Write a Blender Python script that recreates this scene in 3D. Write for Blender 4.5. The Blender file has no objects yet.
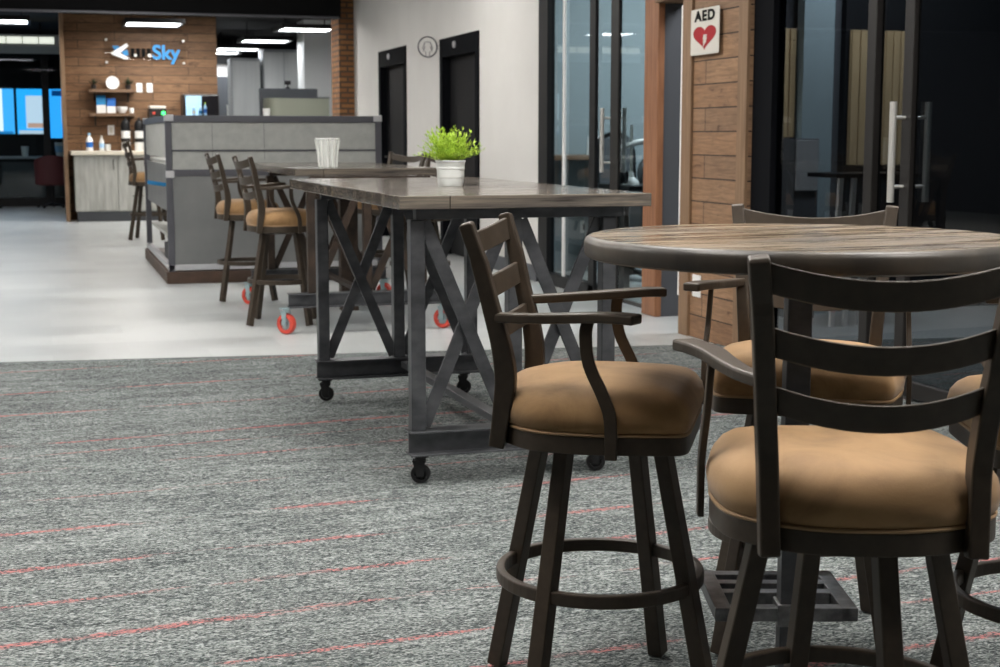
import bpy, bmesh, math, random
from mathutils import Vector, Matrix
random.seed(7)
S = bpy.context.scene
C = S.collection
R = math.radians
PI = math.pi

# ------------------------------------------------------------------ materials
def mat(name, col=(.5, .5, .5), rough=.5, metal=0., spec=.5, emit=None, es=0., coat=0.):
    m = bpy.data.materials.new(name); m.use_nodes = True
    b = m.node_tree.nodes['Principled BSDF']
    b.inputs['Base Color'].default_value = (*col, 1)
    b.inputs['Roughness'].default_value = rough
    b.inputs['Metallic'].default_value = metal
    b.inputs['Specular IOR Level'].default_value = spec
    b.inputs['Coat Weight'].default_value = coat
    b.inputs['Coat Roughness'].default_value = .06
    if emit:
        b.inputs['Emission Color'].default_value = (*emit, 1)
        b.inputs['Emission Strength'].default_value = es
    return m

class NT:
    def __init__(s, m):
        s.t = m.node_tree; s.n = s.t.nodes; s.b = s.n['Principled BSDF']
        s.tc = s.n.new('ShaderNodeTexCoord')
    def L(s, a, b): s.t.links.new(a, b)
    def mapping(s, scale=(1, 1, 1), rot=(0, 0, 0), loc=(0, 0, 0), src='Object'):
        m = s.n.new('ShaderNodeMapping'); s.L(s.tc.outputs[src], m.inputs[0])
        m.inputs['Scale'].default_value = scale; m.inputs['Rotation'].default_value = rot; m.inputs['Location'].default_value = loc
        return m.outputs[0]
    def noise(s, vec, scale=5, det=4, rough=.55, dist=0):
        n = s.n.new('ShaderNodeTexNoise'); s.L(vec, n.inputs['Vector'])
        n.inputs['Scale'].default_value = scale; n.inputs['Detail'].default_value = det
        n.inputs['Roughness'].default_value = rough; n.inputs['Distortion'].default_value = dist
        return n.outputs['Fac']
    def ramp(s, fac, stops, interp='LINEAR'):
        r = s.n.new('ShaderNodeValToRGB'); s.L(fac, r.inputs[0]); cr = r.color_ramp; cr.interpolation = interp
        while len(cr.elements) < len(stops): cr.elements.new(.5)
        for e, (p, c) in zip(cr.elements, stops):
            e.position = p; e.color = (*c, 1) if len(c) == 3 else c
        return r.outputs[0]
    def mix(s, fac, a, b, mode='MIX'):
        m = s.n.new('ShaderNodeMix'); m.data_type = 'RGBA'; m.blend_type = mode
        for k, v in ((0, fac), (6, a), (7, b)):
            if hasattr(v, 'links') or hasattr(v, 'is_linked'): s.L(v, m.inputs[k])
            else: m.inputs[k].default_value = v if not isinstance(v, tuple) else (*v, 1)
        return m.outputs[2]
    def math(s, op, a, b=0., c=None, clamp=False):
        m = s.n.new('ShaderNodeMath'); m.operation = op; m.use_clamp = clamp
        for k, v in enumerate((a, b) if c is None else (a, b, c)):
            if hasattr(v, 'is_linked'): s.L(v, m.inputs[k])
            else: m.inputs[k].default_value = v
        return m.outputs[0]
    def bump(s, h, strength=.2, dist=.005):
        b = s.n.new('ShaderNodeBump'); b.inputs['Strength'].default_value = strength; b.inputs['Distance'].default_value = dist
        s.L(h, b.inputs['Height']); s.L(b.outputs[0], s.b.inputs['Normal'])

def noisy(name, c1, c2, scale=4, stretch=(1, 1, 1), rough=.5, metal=0., bump=0., spec=.5, det=5, lo=.3, hi=.7, coat=0., rv=0.):
    m = mat(name, c1, rough, metal, spec, coat=coat); t = NT(m)
    f = t.noise(t.mapping(stretch), scale, det)
    t.L(t.ramp(f, [(lo, c1), (hi, c2)]), t.b.inputs['Base Color'])
    if bump: t.bump(f, bump)
    if rv:
        t.L(t.math('MULTIPLY_ADD', f, rv, rough - rv / 2), t.b.inputs['Roughness'])
    return m

M = {}
M['chair'] = noisy('bronze painted metal', (.038, .028, .019), (.052, .038, .026), 40, rough=.45, metal=.1, spec=.4)
M['black_steel'] = noisy('raw dark steel', (.052, .054, .060), (.115, .118, .127), 9, (1, 1, 1.6), rough=.42, metal=.55, det=8, rv=.2)
M['grey_steel'] = noisy('scuffed grey steel', (.07, .07, .075), (.26, .26, .265), 26, (1, 1, 1), rough=.36, metal=.7, det=8, rv=.25)
M['caster'] = mat('black caster iron', (.012, .012, .013), .45, .3)
M['white'] = mat('white satin', (.78, .78, .77), .4)
M['black'] = mat('black frame', (.005, .005, .006), .45, spec=.3)
M['black_door'] = noisy('charcoal door', (.006, .006, .007), (.009, .009, .010), 3, rough=.6, spec=.12)
M['frame'] = mat('dark bronze aluminium', (.020, .018, .017), .4, .3)
M['matteblack'] = mat('matte black jamb', (.003, .0035, .005), .8, spec=.08)
M['ceil'] = mat('black ceiling', (.004, .004, .0045), .8, spec=.2)
M['chrome'] = mat('brushed stainless', (.62, .61, .58), .35, .55)
M['alu'] = mat('bright aluminium trim', (.55, .55, .57), .4, .4)
M['darkalu'] = mat('dark grey aluminium', (.10, .10, .115), .4, .4)
M['panel'] = noisy('grey felt panel', (.36, .365, .345), (.43, .435, .41), 14, rough=.7)
M['panel_low'] = noisy('grey laminate panel', (.16, .165, .165), (.20, .203, .20), 3, rough=.42)
M['brown_base'] = noisy('brown timber base', (.05, .028, .018), (.09, .05, .032), 8, rough=.5)
M['grey_wall'] = mat('slate grey paint', (.075, .08, .09), .6)
M['blue_wall'] = mat('pale blue grey paint', (.27, .315, .335), .6)
M['mid_wall'] = mat('mid grey paint', (.36, .37, .38), .6)
M['dark_wall'] = mat('very dark paint', (.010, .011, .013), .7, spec=.2)
M['cream'] = mat('cream laminate top', (.72, .66, .55), .35)
M['red'] = mat('red polyurethane', (.62, .07, .045), .4)
M['teal'] = mat('zinc plated steel', (.42, .55, .58), .35, .6)
M['orange'] = mat('dull red fabric', (.07, .012, .015), .7)
M['blue'] = mat('sky blue plastic', (.012, .20, .46), .4)
M['ltblue'] = mat('light blue plastic', (.35, .6, .85), .4)
M['bluem'] = mat('cobalt plastic', (.02, .14, .50), .4)
M['redsign'] = mat('sign red', (.33, .006, .012), .5, spec=.3)
M['ink'] = mat('black ink', (.003, .003, .003), .7, spec=.1)
M['signwhite'] = mat('sign white', (.62, .60, .54), .4)
M['taupe'] = noisy('tan slatted panel', (.42, .30, .16), (.50, .37, .21), 30, (1, 8, .1), rough=.6)
M['steelblue'] = mat('blue grey painted column', (.30, .38, .41), .5)
M['olive'] = mat('olive grey laminate', (.24, .245, .19), .5)
M['soil'] = mat('dark soil', (.02, .014, .01), .9)
M['steelbowl'] = mat('pot white enamel', (.66, .68, .66), .35)
M['screenblack'] = mat('gloss black plastic', (.006, .006, .008), .12)
M['led_green'] = mat('green led', (.05, .6, .1), .4, emit=(.05, 1, .2), es=3)
M['lamp'] = mat('led diffuser', (.9, .9, .9), .5, emit=(.93, .97, 1.), es=12)
M['fill_lamp'] = mat('fill panel diffuser', (.9, .9, .9), .5, emit=(1., .965, .92), es=42)
M['strip_lit'] = mat('lit clerestory panel', (.6, .6, .55), .5, emit=(.9, .95, .82), es=.9)

def glass(name, tint, alpha_mix=.1, rough=.0, ior=1.45):
    m = bpy.data.materials.new(name); m.use_nodes = True; t = m.node_tree; n = t.nodes; n.clear()
    o = n.new('ShaderNodeOutputMaterial'); tr = n.new('ShaderNodeBsdfTransparent'); gl = n.new('ShaderNodeBsdfGlossy')
    tr.inputs[0].default_value = (*tint, 1); gl.inputs['Roughness'].default_value = rough
    fr = n.new('ShaderNodeFresnel'); fr.inputs[0].default_value = ior
    ge = n.new('ShaderNodeNewGeometry'); mm = n.new('ShaderNodeMath'); mm.operation = 'SUBTRACT'; mm.inputs[0].default_value = 1
    t.links.new(ge.outputs['Backfacing'], mm.inputs[1]); m2 = n.new('ShaderNodeMath'); m2.operation = 'MULTIPLY'
    t.links.new(mm.outputs[0], m2.inputs[0]); t.links.new(fr.outputs[0], m2.inputs[1])
    mx = n.new('ShaderNodeMixShader'); t.links.new(m2.outputs[0], mx.inputs[0]); t.links.new(tr.outputs[0], mx.inputs[1])
    t.links.new(gl.outputs[0], mx.inputs[2]); t.links.new(mx.outputs[0], o.inputs[0])
    return m
M['glass'] = glass('clear tinted glass', (.78, .84, .85))
M['smoke'] = glass('smoked glass', (.50, .53, .55))
M['acrylic'] = glass('clear acrylic', (.93, .93, .93), ior=1.3)

# drinking glass / vase: slightly milky ribbed glass
m = mat('ribbed vase glass', (.85, .87, .84), .08); M['vase'] = m
m.node_tree.nodes['Principled BSDF'].inputs['Alpha'].default_value = .38
m = mat('vase rib glass', (.85, .87, .84), .1); M['vase_rib'] = m
m.node_tree.nodes['Principled BSDF'].inputs['Alpha'].default_value = .8

# seat suede
m = mat('tan suede', (.4, .24, .1), .75, spec=.3); t = NT(m)
f1 = t.noise(t.mapping((1, 1, 1)), 7, 6, .65, .6); f2 = t.noise(t.mapping((1, 1, 1)), 260, 2)
c = t.ramp(f1, [(.3, (.20, .112, .046)), (.52, (.295, .172, .074)), (.75, (.35, .212, .098))])
t.L(c, t.b.inputs['Base Color']); t.bump(t.math('ADD', t.math('MULTIPLY', f2, .15), f1), .25, .004)
t.b.inputs['Sheen Weight'].default_value = .15; t.b.inputs['Sheen Roughness'].default_value = .5
M['suede'] = m
M['piping'] = mat('tan piping', (.30, .185, .09), .6)

# reclaimed table boards (boards run along local X)
def boards(name, c1, c2, c3, bw=.09, bl=.9, rough=.16, axis_rot=0., rv_=1.):
    m = mat(name, c1, rough, spec=.35); t = NT(m)
    mp = t.mapping((1, 1, 1), rot=(0, 0, axis_rot))
    br = t.n.new('ShaderNodeTexBrick'); t.L(mp, br.inputs['Vector'])
    br.inputs['Color1'].default_value = (0, 0, 0, 1); br.inputs['Color2'].default_value = (1, 1, 1, 1); br.inputs['Mortar'].default_value = (.5, .5, .5, 1)
    br.inputs['Scale'].default_value = 1; br.inputs['Mortar Size'].default_value = .0022; br.inputs['Mortar Smooth'].default_value = .3
    br.inputs['Brick Width'].default_value = bl; br.inputs['Row Height'].default_value = bw; br.offset = .37
    g = t.noise(t.mapping((.8, 30, 30), rot=(0, 0, axis_rot)), 2.6, 8, .7, .25)
    g2 = t.noise(t.mapping((.9, 5, 5), rot=(0, 0, axis_rot)), 2.2, 4, .6, .5)
    base = t.ramp(br.outputs['Color'], [(0, c1), (.5, c2), (1, c3)])
    grain = t.ramp(g, [(.34, (.12, .11, .11)), (.48, (.8, .8, .8)), (.66, (1.5, 1.45, 1.35))])
    blot = t.ramp(g2, [(.3, (.62, .62, .64)), (.7, (1.25, 1.22, 1.15))])
    col = t.mix(1., t.mix(1., base, grain, 'MULTIPLY'), blot, 'MULTIPLY')
    col = t.mix(br.outputs['Fac'], col, (.012, .010, .008))
    t.L(col, t.b.inputs['Base Color'])
    t.bump(t.math('SUBTRACT', t.math('MULTIPLY', g, .12), br.outputs['Fac']), .05, .0006)
    pv = t.math('MULTIPLY', t.math('SUBTRACT', g, .40), rv_, clamp=True)
    sp = t.n.new('ShaderNodeSeparateColor'); t.L(br.outputs['Color'], sp.inputs[0])
    pv = t.math('ADD', pv, t.math('MULTIPLY', sp.outputs[0], rv_ * .10))
    t.L(t.math('ADD', t.math('MULTIPLY', pv, .8), rough, clamp=True), t.b.inputs['Roughness'])
    return m
M['top_grey'] = boards('grey brown reclaimed boards', (.095, .080, .068), (.165, .140, .118), (.13, .117, .106), .085, .8, .05, 0., .8)
M['top_round'] = boards('bronze brown reclaimed boards', (.125, .09, .056), (.22, .165, .112), (.18, .148, .115), .05, .7, .06, R(-17), 1.8)
M['rim'] = noisy('dark varnished board ends', (.026, .023, .020), (.095, .078, .060), 7, (1, 1, .3), rough=.4, spec=.4, det=6)

# wall planks: brown timber, boards run horizontally; u = coordinate along wall
def planks(name, c1, c2, c3, bh=.19, bl=1.6, horiz='y', rough=.6):
    m = mat(name, c1, rough, spec=.3); t = NT(m)
    rot = (R(90), 0, R(0)) if horiz == 'x' else (R(90), 0, R(90))
    sep = t.n.new('ShaderNodeSeparateXYZ'); t.L(t.tc.outputs['Object'], sep.inputs[0])
    cm = t.n.new('ShaderNodeCombineXYZ'); t.L(sep.outputs[0 if horiz == 'x' else 1], cm.inputs[0]); t.L(sep.outputs[2], cm.inputs[1])
    br = t.n.new('ShaderNodeTexBrick'); t.L(cm.outputs[0], br.inputs['Vector'])
    br.inputs['Color1'].default_value = (0, 0, 0, 1); br.inputs['Color2'].default_value = (1, 1, 1, 1); br.inputs['Mortar'].default_value = (.5, .5, .5, 1)
    br.inputs['Scale'].default_value = 1; br.inputs['Mortar Size'].default_value = .004; br.inputs['Brick Width'].default_value = bl; br.inputs['Row Height'].default_value = bh
    def st(sx, sy):
        mp = t.n.new('ShaderNodeMapping'); t.L(cm.outputs[0], mp.inputs[0]); mp.inputs['Scale'].default_value = (sx, sy, 1); return mp.outputs[0]
    g = t.noise(st(1.5, 18), 3, 8, .65, .6); g2 = t.noise(st(2.2, 6), 2.0, 5, .6, 1.2)
    base = t.ramp(br.outputs['Color'], [(0, c1), (.5, c2), (1, c3)])
    col = t.mix(1., base, t.ramp(g, [(.3, (.6, .56, .52)), (.6, (1.1, 1.08, 1.05))]), 'MULTIPLY')
    col = t.mix(1., col, t.ramp(g2, [(.26, (.30, .25, .22)), (.40, (.95, .95, .95)), (.8, (1.2, 1.15, 1.1))]), 'MULTIPLY')
    col = t.mix(br.outputs['Fac'], col, (.02, .012, .008))
    t.L(col, t.b.inputs['Base Color']); t.bump(t.math('SUBTRACT', t.math('MULTIPLY', g, .4), br.outputs['Fac']), .4, .004)
    return m
M['planks'] = planks('rustic brown wall boards', (.235, .135, .078), (.30, .185, .11), (.22, .14, .09), .145, 1.7, 'y')
M['planks_far'] = planks('warm brown wall boards', (.16, .088, .046), (.20, .117, .064), (.135, .077, .042), .13, 1.1, 'x')
M['timber'] = noisy('orange brown timber', (.20, .08, .035), (.34, .155, .075), 3, (14, 14, 1.2), rough=.5, det=7)
M['timber_trim'] = noisy('brown timber trim', (.17, .098, .052), (.26, .16, .09), 3, (14, 14, 1.2), rough=.6, det=7)
M['shelf'] = noisy('dark shelf timber', (.12, .07, .04), (.18, .105, .06), 5, (2, 10, 10), rough=.5)
M['cab'] = noisy('grey washed oak', (.30, .30, .27), (.47, .47, .44), 3, (6, 6, .8), rough=.5, det=7)
M['cabtall'] = noisy('grey laminate tall cabinet', (.55, .55, .54), (.66, .66, .64), 2, (3, 3, .3), rough=.45)
M['browntube'] = noisy('rusted brown steel', (.022, .016, .012), (.06, .038, .026), 12, rough=.5, metal=.3)

# brick
m = mat('brown brick', (.2, .1, .05), .8, spec=.2); t = NT(m)
sep = t.n.new('ShaderNodeSeparateXYZ'); t.L(t.tc.outputs['Object'], sep.inputs[0])
cm = t.n.new('ShaderNodeCombineXYZ'); t.L(t.math('ADD', sep.outputs[0], sep.outputs[1]), cm.inputs[0]); t.L(sep.outputs[2], cm.inputs[1])
br = t.n.new('ShaderNodeTexBrick'); t.L(cm.outputs[0], br.inputs['Vector'])
br.inputs['Color1'].default_value = (.20, .085, .035, 1); br.inputs['Color2'].default_value = (.30, .145, .06, 1); br.inputs['Mortar'].default_value = (.10, .065, .045, 1)
br.inputs['Scale'].default_value = 1; br.inputs['Mortar Size'].default_value = .014; br.inputs['Brick Width'].default_value = .21; br.inputs['Row Height'].default_value = .072
t.L(br.outputs['Color'], t.b.inputs['Base Color']); M['brick'] = m

# white wall
M['wall'] = noisy('warm white wall paint', (.62, .605, .58), (.66, .645, .62), 2, rough=.65)

# vinyl floor: pale grey slabs
m = mat('pale grey vinyl', (.45, .46, .46), .32, spec=.5); t = NT(m)
br = t.n.new('ShaderNodeTexBrick'); t.L(t.mapping(rot=(0, 0, R(0))), br.inputs['Vector'])
br.inputs['Color1'].default_value = (0, 0, 0, 1); br.inputs['Color2'].default_value = (1, 1, 1, 1); br.inputs['Mortar'].default_value = (.4, .4, .4, 1)
br.inputs['Scale'].default_value = 1; br.inputs['Mortar Size'].default_value = .003; br.inputs['Brick Width'].default_value = .9; br.inputs['Row Height'].default_value = .45
f = t.noise(t.mapping((1, 1, 1)), 1.6, 7, .6, .8)
c = t.mix(1., t.ramp(br.outputs['Color'], [(0, (.385, .40, .40)), (1, (.45, .465, .46))]), t.ramp(f, [(.3, (.84, .84, .84)), (.7, (1.08, 1.08, 1.08))]), 'MULTIPLY')
t.L(c, t.b.inputs['Base Color']); t.L(t.math('MULTIPLY_ADD', f, .25, .22), t.b.inputs['Roughness']); M['vinyl'] = m

# carpet: slate and pale flecks woven along X with broken coral lines
m = mat('woven carpet', (.2, .2, .2), .95, spec=.1); t = NT(m)
w1 = t.noise(t.mapping((34, 70, 1)), 1, 3, .62, 1.8)
w2 = t.noise(t.mapping((105, 200, 1)), 1, 2, .6, .8)
w3 = t.noise(t.mapping((2.2, 9, 1)), 1, 4, .6, .4)
w4 = t.noise(t.mapping((.7, 1.7, 1), loc=(3, 1, 0)), 1, 3, .6)
v = t.math('ADD', t.math('MULTIPLY', w1, .58), t.math('MULTIPLY', w2, .42))
v = t.math('ADD', v, t.math('MULTIPLY', t.math('SUBTRACT', w3, .5), .14))
v = t.math('ADD', v, t.math('MULTIPLY', t.math('SUBTRACT', w4, .5), .06))
col = t.ramp(v, [(.38, (.018, .022, .024)), (.46, (.060, .070, .070)), (.52, (.150, .166, .162)), (.61, (.33, .35, .34))])
sep = t.n.new('ShaderNodeSeparateXYZ'); t.L(t.mapping(rot=(0, 0, 0)), sep.inputs[0])
vv = t.math('SUBTRACT', sep.outputs[1], t.math('MULTIPLY', sep.outputs[0], .10))
vv = t.math('ADD', vv, t.math('MULTIPLY', t.math('SUBTRACT', t.noise(t.mapping((1.2, 1.2, 1)), 1, 2), .5), .07))
vv = t.math('ADD', vv, t.math('MULTIPLY', t.math('SUBTRACT', t.noise(t.mapping((30, 50, 1)), 1, 2, .6), .5), .05))
tot = None
for (v0, wd, st) in [(8.38, .018, .6), (7.66, .018, .7), (7.05, .02, .7), (6.35, .02, .95), (6.12, .014, .5), (5.83, .016, .7), (5.35, .012, .4), (4.90, .018, 1.), (4.47, .018, 1.),
                     (4.12, .015, .7), (3.80, .018, 1.05), (3.47, .014, .8), (3.2, .014, .8), (2.9, .014, .9), (2.6, .014, .8), (2.3, .014, .9), (1.9, .014, .9), (1.4, .014, .9)]:
    d = t.math('ABSOLUTE', t.math('SUBTRACT', vv, v0))
    g = t.math('MULTIPLY', t.math('SUBTRACT', 1., t.math('DIVIDE', d, wd * 1.25), clamp=True), st)
    tot = g if tot is None else t.math('MAXIMUM', tot, g)
brk = t.noise(t.mapping((1.6, 9, 1), loc=(7, 2, 0)), 1, 3, .6)
tot = t.math('MULTIPLY', tot, t.math('MULTIPLY', t.math('SUBTRACT', brk, .44), 9., clamp=True))
fle = t.math('MULTIPLY', t.math('SUBTRACT', t.math('MULTIPLY_ADD', w2, .5, t.math('MULTIPLY', w1, .5)), .475), 14., clamp=True)
tot = t.math('MULTIPLY', t.math('MULTIPLY', tot, 1.8, clamp=True), fle, clamp=True)
col = t.mix(t.math('MULTIPLY', tot, 1.25, clamp=True), col, (.42, .145, .14))
t.L(col, t.b.inputs['Base Color']); t.bump(v, .5, .004); M['carpet'] = m

# leaves
m = mat('bright lime leaves', (.4, .6, .03), .5); t = NT(m)
f = t.noise(t.mapping((1, 1, 1)), 30, 2); t.L(t.ramp(f, [(.35, (.26, .44, .025)), (.65, (.55, .72, .09))]), t.b.inputs['Base Color'])
t.b.inputs['Subsurface Weight'].default_value = 0; M['leaf'] = m
M['darkleaf'] = mat('dark leaves', (.02, .035, .015), .6)

# ------------------------------------------------------------------ mesh helpers
def nb(): return bmesh.new()
def box(bm, x0, x1, y0, y1, z0, z1):
    vs = [bm.verts.new(p) for p in ((x0,y0,z0),(x1,y0,z0),(x1,y1,z0),(x0,y1,z0),(x0,y0,z1),(x1,y0,z1),(x1,y1,z1),(x0,y1,z1))]
    for f in ((0,3,2,1),(4,5,6,7),(0,1,5,4),(1,2,6,5),(2,3,7,6),(3,0,4,7)): bm.faces.new([vs[i] for i in f])
    return bm
def bx(*a):
    return box(nb(), *a)
def sweep(bm, pts, wids, hts, up=(0, 0, 1), closed=False):
    """rectangular section swept along pts; wids along side axis, hts along up axis"""
    pts = [Vector(p) for p in pts]; n = len(pts); up = Vector(up)
    if not hasattr(wids, '__len__'): wids = [wids] * n
    if not hasattr(hts, '__len__'): hts = [hts] * n
    rings = []
    for i, p in enumerate(pts):
        if closed: tg = pts[(i + 1) % n] - pts[i - 1]
        else: tg = pts[min(i + 1, n - 1)] - pts[max(i - 1, 0)]
        tg.normalize(); sd = tg.cross(up).normalized(); u = sd.cross(tg).normalized()
        w, h = wids[i] / 2, hts[i] / 2
        rings.append([bm.verts.new(p + sd * a * w + u * b * h) for a, b in ((-1, -1), (1, -1), (1, 1), (-1, 1))])
    m = n if closed else n - 1
    for i in range(m):
        a, b = rings[i], rings[(i + 1) % n]
        for k in range(4): bm.faces.new((a[k], a[(k + 1) % 4], b[(k + 1) % 4], b[k]))
    if not closed:
        bm.faces.new(rings[0][::-1]); bm.faces.new(rings[-1])
    return bm
def bar(bm, a, b, w, h, up=(0, 0, 1)): return sweep(bm, [a, b], w, h, up)
def tube(bm, pts, r, seg=10, closed=False):
    pts = [Vector(p) for p in pts]; n = len(pts)
    if not hasattr(r, '__len__'): r = [r] * n
    rings = []; prev = None
    for i, p in enumerate(pts):
        tg = (pts[(i + 1) % n] - pts[i - 1]) if closed else pts[min(i + 1, n - 1)] - pts[max(i - 1, 0)]
        tg.normalize()
        ref = prev if prev is not None else (Vector((0, 0, 1)) if abs(tg.z) < .9 else Vector((1, 0, 0)))
        sd = tg.cross(ref).normalized(); u = sd.cross(tg).normalized(); prev = u
        rings.append([bm.verts.new(p + (sd * math.cos(k * 2 * PI / seg) + u * math.sin(k * 2 * PI / seg)) * r[i]) for k in range(seg)])
    for i in range(n if closed else n - 1):
        a, b = rings[i], rings[(i + 1) % n]
        for k in range(seg): bm.faces.new((a[k], a[(k + 1) % seg], b[(k + 1) % seg], b[k]))
    if not closed: bm.faces.new(rings[0][::-1]); bm.faces.new(rings[-1])
    return bm
def lathe(bm, prof, seg=32, c=(0, 0, 0), ax='z'):
    rings = []
    def P(x, y, z):
        if ax == 'z': return Vector(c) + Vector((x, y, z))
        if ax == 'y': return Vector(c) + Vector((x, z, y))
        return Vector(c) + Vector((z, x, y))
    for r, z in prof:
        if r < 1e-6: rings.append([bm.verts.new(P(0, 0, z))])
        else: rings.append([bm.verts.new(P(r * math.cos(k * 2 * PI / seg), r * math.sin(k * 2 * PI / seg), z)) for k in range(seg)])
    for a, b in zip(rings, rings[1:]):
        for k in range(seg):
            f = [a[k % len(a)], a[(k + 1) % len(a)], b[(k + 1) % len(b)], b[k % len(b)]]
            f2 = []
            for v in f:
                if v not in f2: f2.append(v)
            if len(f2) > 2:
                try: bm.faces.new(f2)
                except ValueError: pass
    return bm
def ext(bm, pts, a0, a1, ax='x'):
    """closed 2D outline extruded along an axis. ax='x': pts=(y,z)"""
    def P(p, a): return (a, p[0], p[1]) if ax == 'x' else ((p[0], a, p[1]) if ax == 'y' else (p[0], p[1], a))
    A = [bm.verts.new(P(p, a0)) for p in pts]; B = [bm.verts.new(P(p, a1)) for p in pts]; n = len(pts)
    bm.faces.new(A[::-1]); bm.faces.new(B)
    for i in range(n): bm.faces.new((A[i], A[(i + 1) % n], B[(i + 1) % n], B[i]))
    return bm
def cr(ctrl, n=8, closed=False):
    """catmull-rom through control tuples"""
    P = [Vector(c) for c in ctrl]; out = []; N = len(P)
    for i in range(N if closed else N - 1):
        p0 = P[(i - 1) % N] if closed or i > 0 else P[0]; p1 = P[i]; p2 = P[(i + 1) % N]
        p3 = P[(i + 2) % N] if closed or i + 2 < N else P[-1]
        for k in range(n):
            s = k / n
            out.append(.5 * ((2 * p1) + (p2 - p0) * s + (2 * p0 - 5 * p1 + 4 * p2 - p3) * s * s + (3 * p1 - p0 - 3 * p2 + p3) * s ** 3))
    if not closed: out.append(P[-1])
    return out
def obj(name, bm, m, parent=None, bev=0., smooth=False, loc=None, rz=None, seg=2):
    bmesh.ops.recalc_face_normals(bm, faces=bm.faces)
    me = bpy.data.meshes.new(name); bm.to_mesh(me); bm.free()
    me.materials.append(M[m] if isinstance(m, str) else m)
    if smooth:
        for p in me.polygons: p.use_smooth = True
    o = bpy.data.objects.new(name, me); C.objects.link(o)
    if smooth: me.set_sharp_from_angle(angle=R(38))
    if bev:
        b = o.modifiers.new('bevel', 'BEVEL'); b.width = bev; b.segments = seg; b.limit_method = 'ANGLE'; b.angle_limit = R(40)
    if parent: o.parent = parent
    if loc is not None: o.location = loc
    if rz is not None: o.rotation_euler.z = rz
    return o
def tag(o, label, cat, group=None, kind=None):
    o['label'] = label
    if cat: o['category'] = cat
    if group: o['group'] = group
    if kind: o['kind'] = kind
    return o
def thing(name, label, cat, loc=(0, 0, 0), rz=0., group=None):
    o = bpy.data.objects.new(name, None); C.objects.link(o); o.empty_display_size = .1
    o.location = loc; o.rotation_euler.z = rz
    return tag(o, label, cat, group)
def struct(name, bm, m, parent=None, bev=0., label=None, smooth=False):
    o = obj(name, bm, m, parent, bev, smooth)
    if parent is None: o['kind'] = 'structure'
    if label: o['label'] = label
    return o
def shift(o, loc): o.location = loc; return o
def copy_tree(o, parent=None):
    c = o.copy(); C.objects.link(c)
    if parent: c.parent = parent
    for ch in list(o.children): copy_tree(ch, c)
    return c
def text(name, s, size, m, parent, loc, rot, bold=0., ext_=.001, sx=1.):
    cu = bpy.data.curves.new(name, 'FONT'); cu.body = s; cu.size = size; cu.extrude = ext_; cu.offset = bold; cu.space_character = 1.18 if s == 'AED' else 1.0
    cu.align_x = 'CENTER'; cu.align_y = 'CENTER'
    tmp = bpy.data.objects.new(name + '_tmp', cu); C.objects.link(tmp)
    dg = bpy.context.evaluated_depsgraph_get(); me = bpy.data.meshes.new_from_object(tmp.evaluated_get(dg))
    bpy.data.objects.remove(tmp); me.materials.clear(); me.materials.append(M[m])
    o = bpy.data.objects.new(name, me); C.objects.link(o); o.parent = parent; o.location = loc; o.rotation_euler = rot; o.scale.x = sx
    return o

# ------------------------------------------------------------------ setting
WU = 4.14      # plane of the white wall
PU = 3.93      # plane of the plank wall and dark glass front
HC = 3.6
floor_ = struct('floor', bx(-7, 10, -4, 36, -.05, 0), 'vinyl', label='pale grey vinyl floor')
bm = nb(); ext(bm, [(-6.9, -3.9), (9.9, -3.9), (9.9, 7.55), (3.7, 8.29), (-6.9, 9.56)], .0005, .006, 'z')
struct('floor_carpet', bm, 'carpet', label='slate woven carpet with broken coral lines')
struct('ceiling', bx(-7, 10, -4, 20.35, HC, HC + .05), 'ceil')
struct('ceiling_far', bx(-7, 10, 20.4, 36, 3.25, 3.32), 'ceil')
struct('trim_soffit', bx(-7, 3.90, 20.1, 20.4, 2.86, HC), 'ceil', label='black soffit')
struct('trim_soffit_edge', bx(-7, 3.87, 20.07, 20.1, 2.845, 2.875), 'darkalu')
struct('wall_left', bx(-7.1, -7, -4, 36, 0, HC), 'grey_wall')
struct('wall_behind', bx(-7, 10, -4.1, -4, 0, HC), 'grey_wall')
struct('wall_far', bx(-7, 10, 36, 36.1, 0, HC), 'mid_wall')
# white wall with openings for two doors
bm = nb()
T = .14
box(bm, WU, WU + T, 12.40, 14.23, 0, HC)
box(bm, WU, WU + T, 15.72, 17.32, 0, HC)
box(bm, WU, WU + T, 18.80, 20.60, 0, HC)
box(bm, WU, WU + T, 14.23, 15.72, 2.31, HC)
box(bm, WU, WU + T, 17.32, 18.80, 2.34, HC)
box(bm, WU, WU + T, 9.93, 12.40, 2.95, HC)
struct('wall_right', bm, 'wall', label='white wall')
bm = nb()
for a, b in ((12.40, 14.23), (15.72, 17.32), (18.80, 20.4)): box(bm, WU - .015, WU, a, b, 0, .14)
struct('baseboard_right', bm, 'grey_wall')
for k, (a, b, h) in enumerate(((14.23, 15.72, 2.31), (17.32, 18.80, 2.34))):
    e = thing('door_%d' % (k + 1), None, None); e['kind'] = 'structure'; del e['label']
    bm = nb(); fw = .11
    box(bm, WU - .02, WU + T, a, a + fw, 0, h); box(bm, WU - .02, WU + T, b - fw, b, 0, h); box(bm, WU - .02, WU + T, a + fw, b - fw, h - .2, h)
    obj('door_frame', bm, 'matteblack', e, .004)
    obj('door_leaf', bx(WU + .07, WU + .115, a + fw, b - fw, .01, h - .2), 'black_door', e)
    bm = nb(); tube(bm, [(WU + .07, b - .25, 1.02), (WU + .01, b - .25, 1.02), (WU + .01, b - .37, 1.02)], .011, 8); obj('door_handle', bm, 'frame', e)
    bm = nb(); lathe(bm, [(0, 0), (.035, 0), (.035, .02), (0, .03)], 12, (WU - .02, (a + b) / 2 + .1, h - .09), 'x')
    for v in bm.verts: v.co.x = 2 * (WU - .02) - v.co.x
    obj('indicator', bm, 'alu', e)
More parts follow.
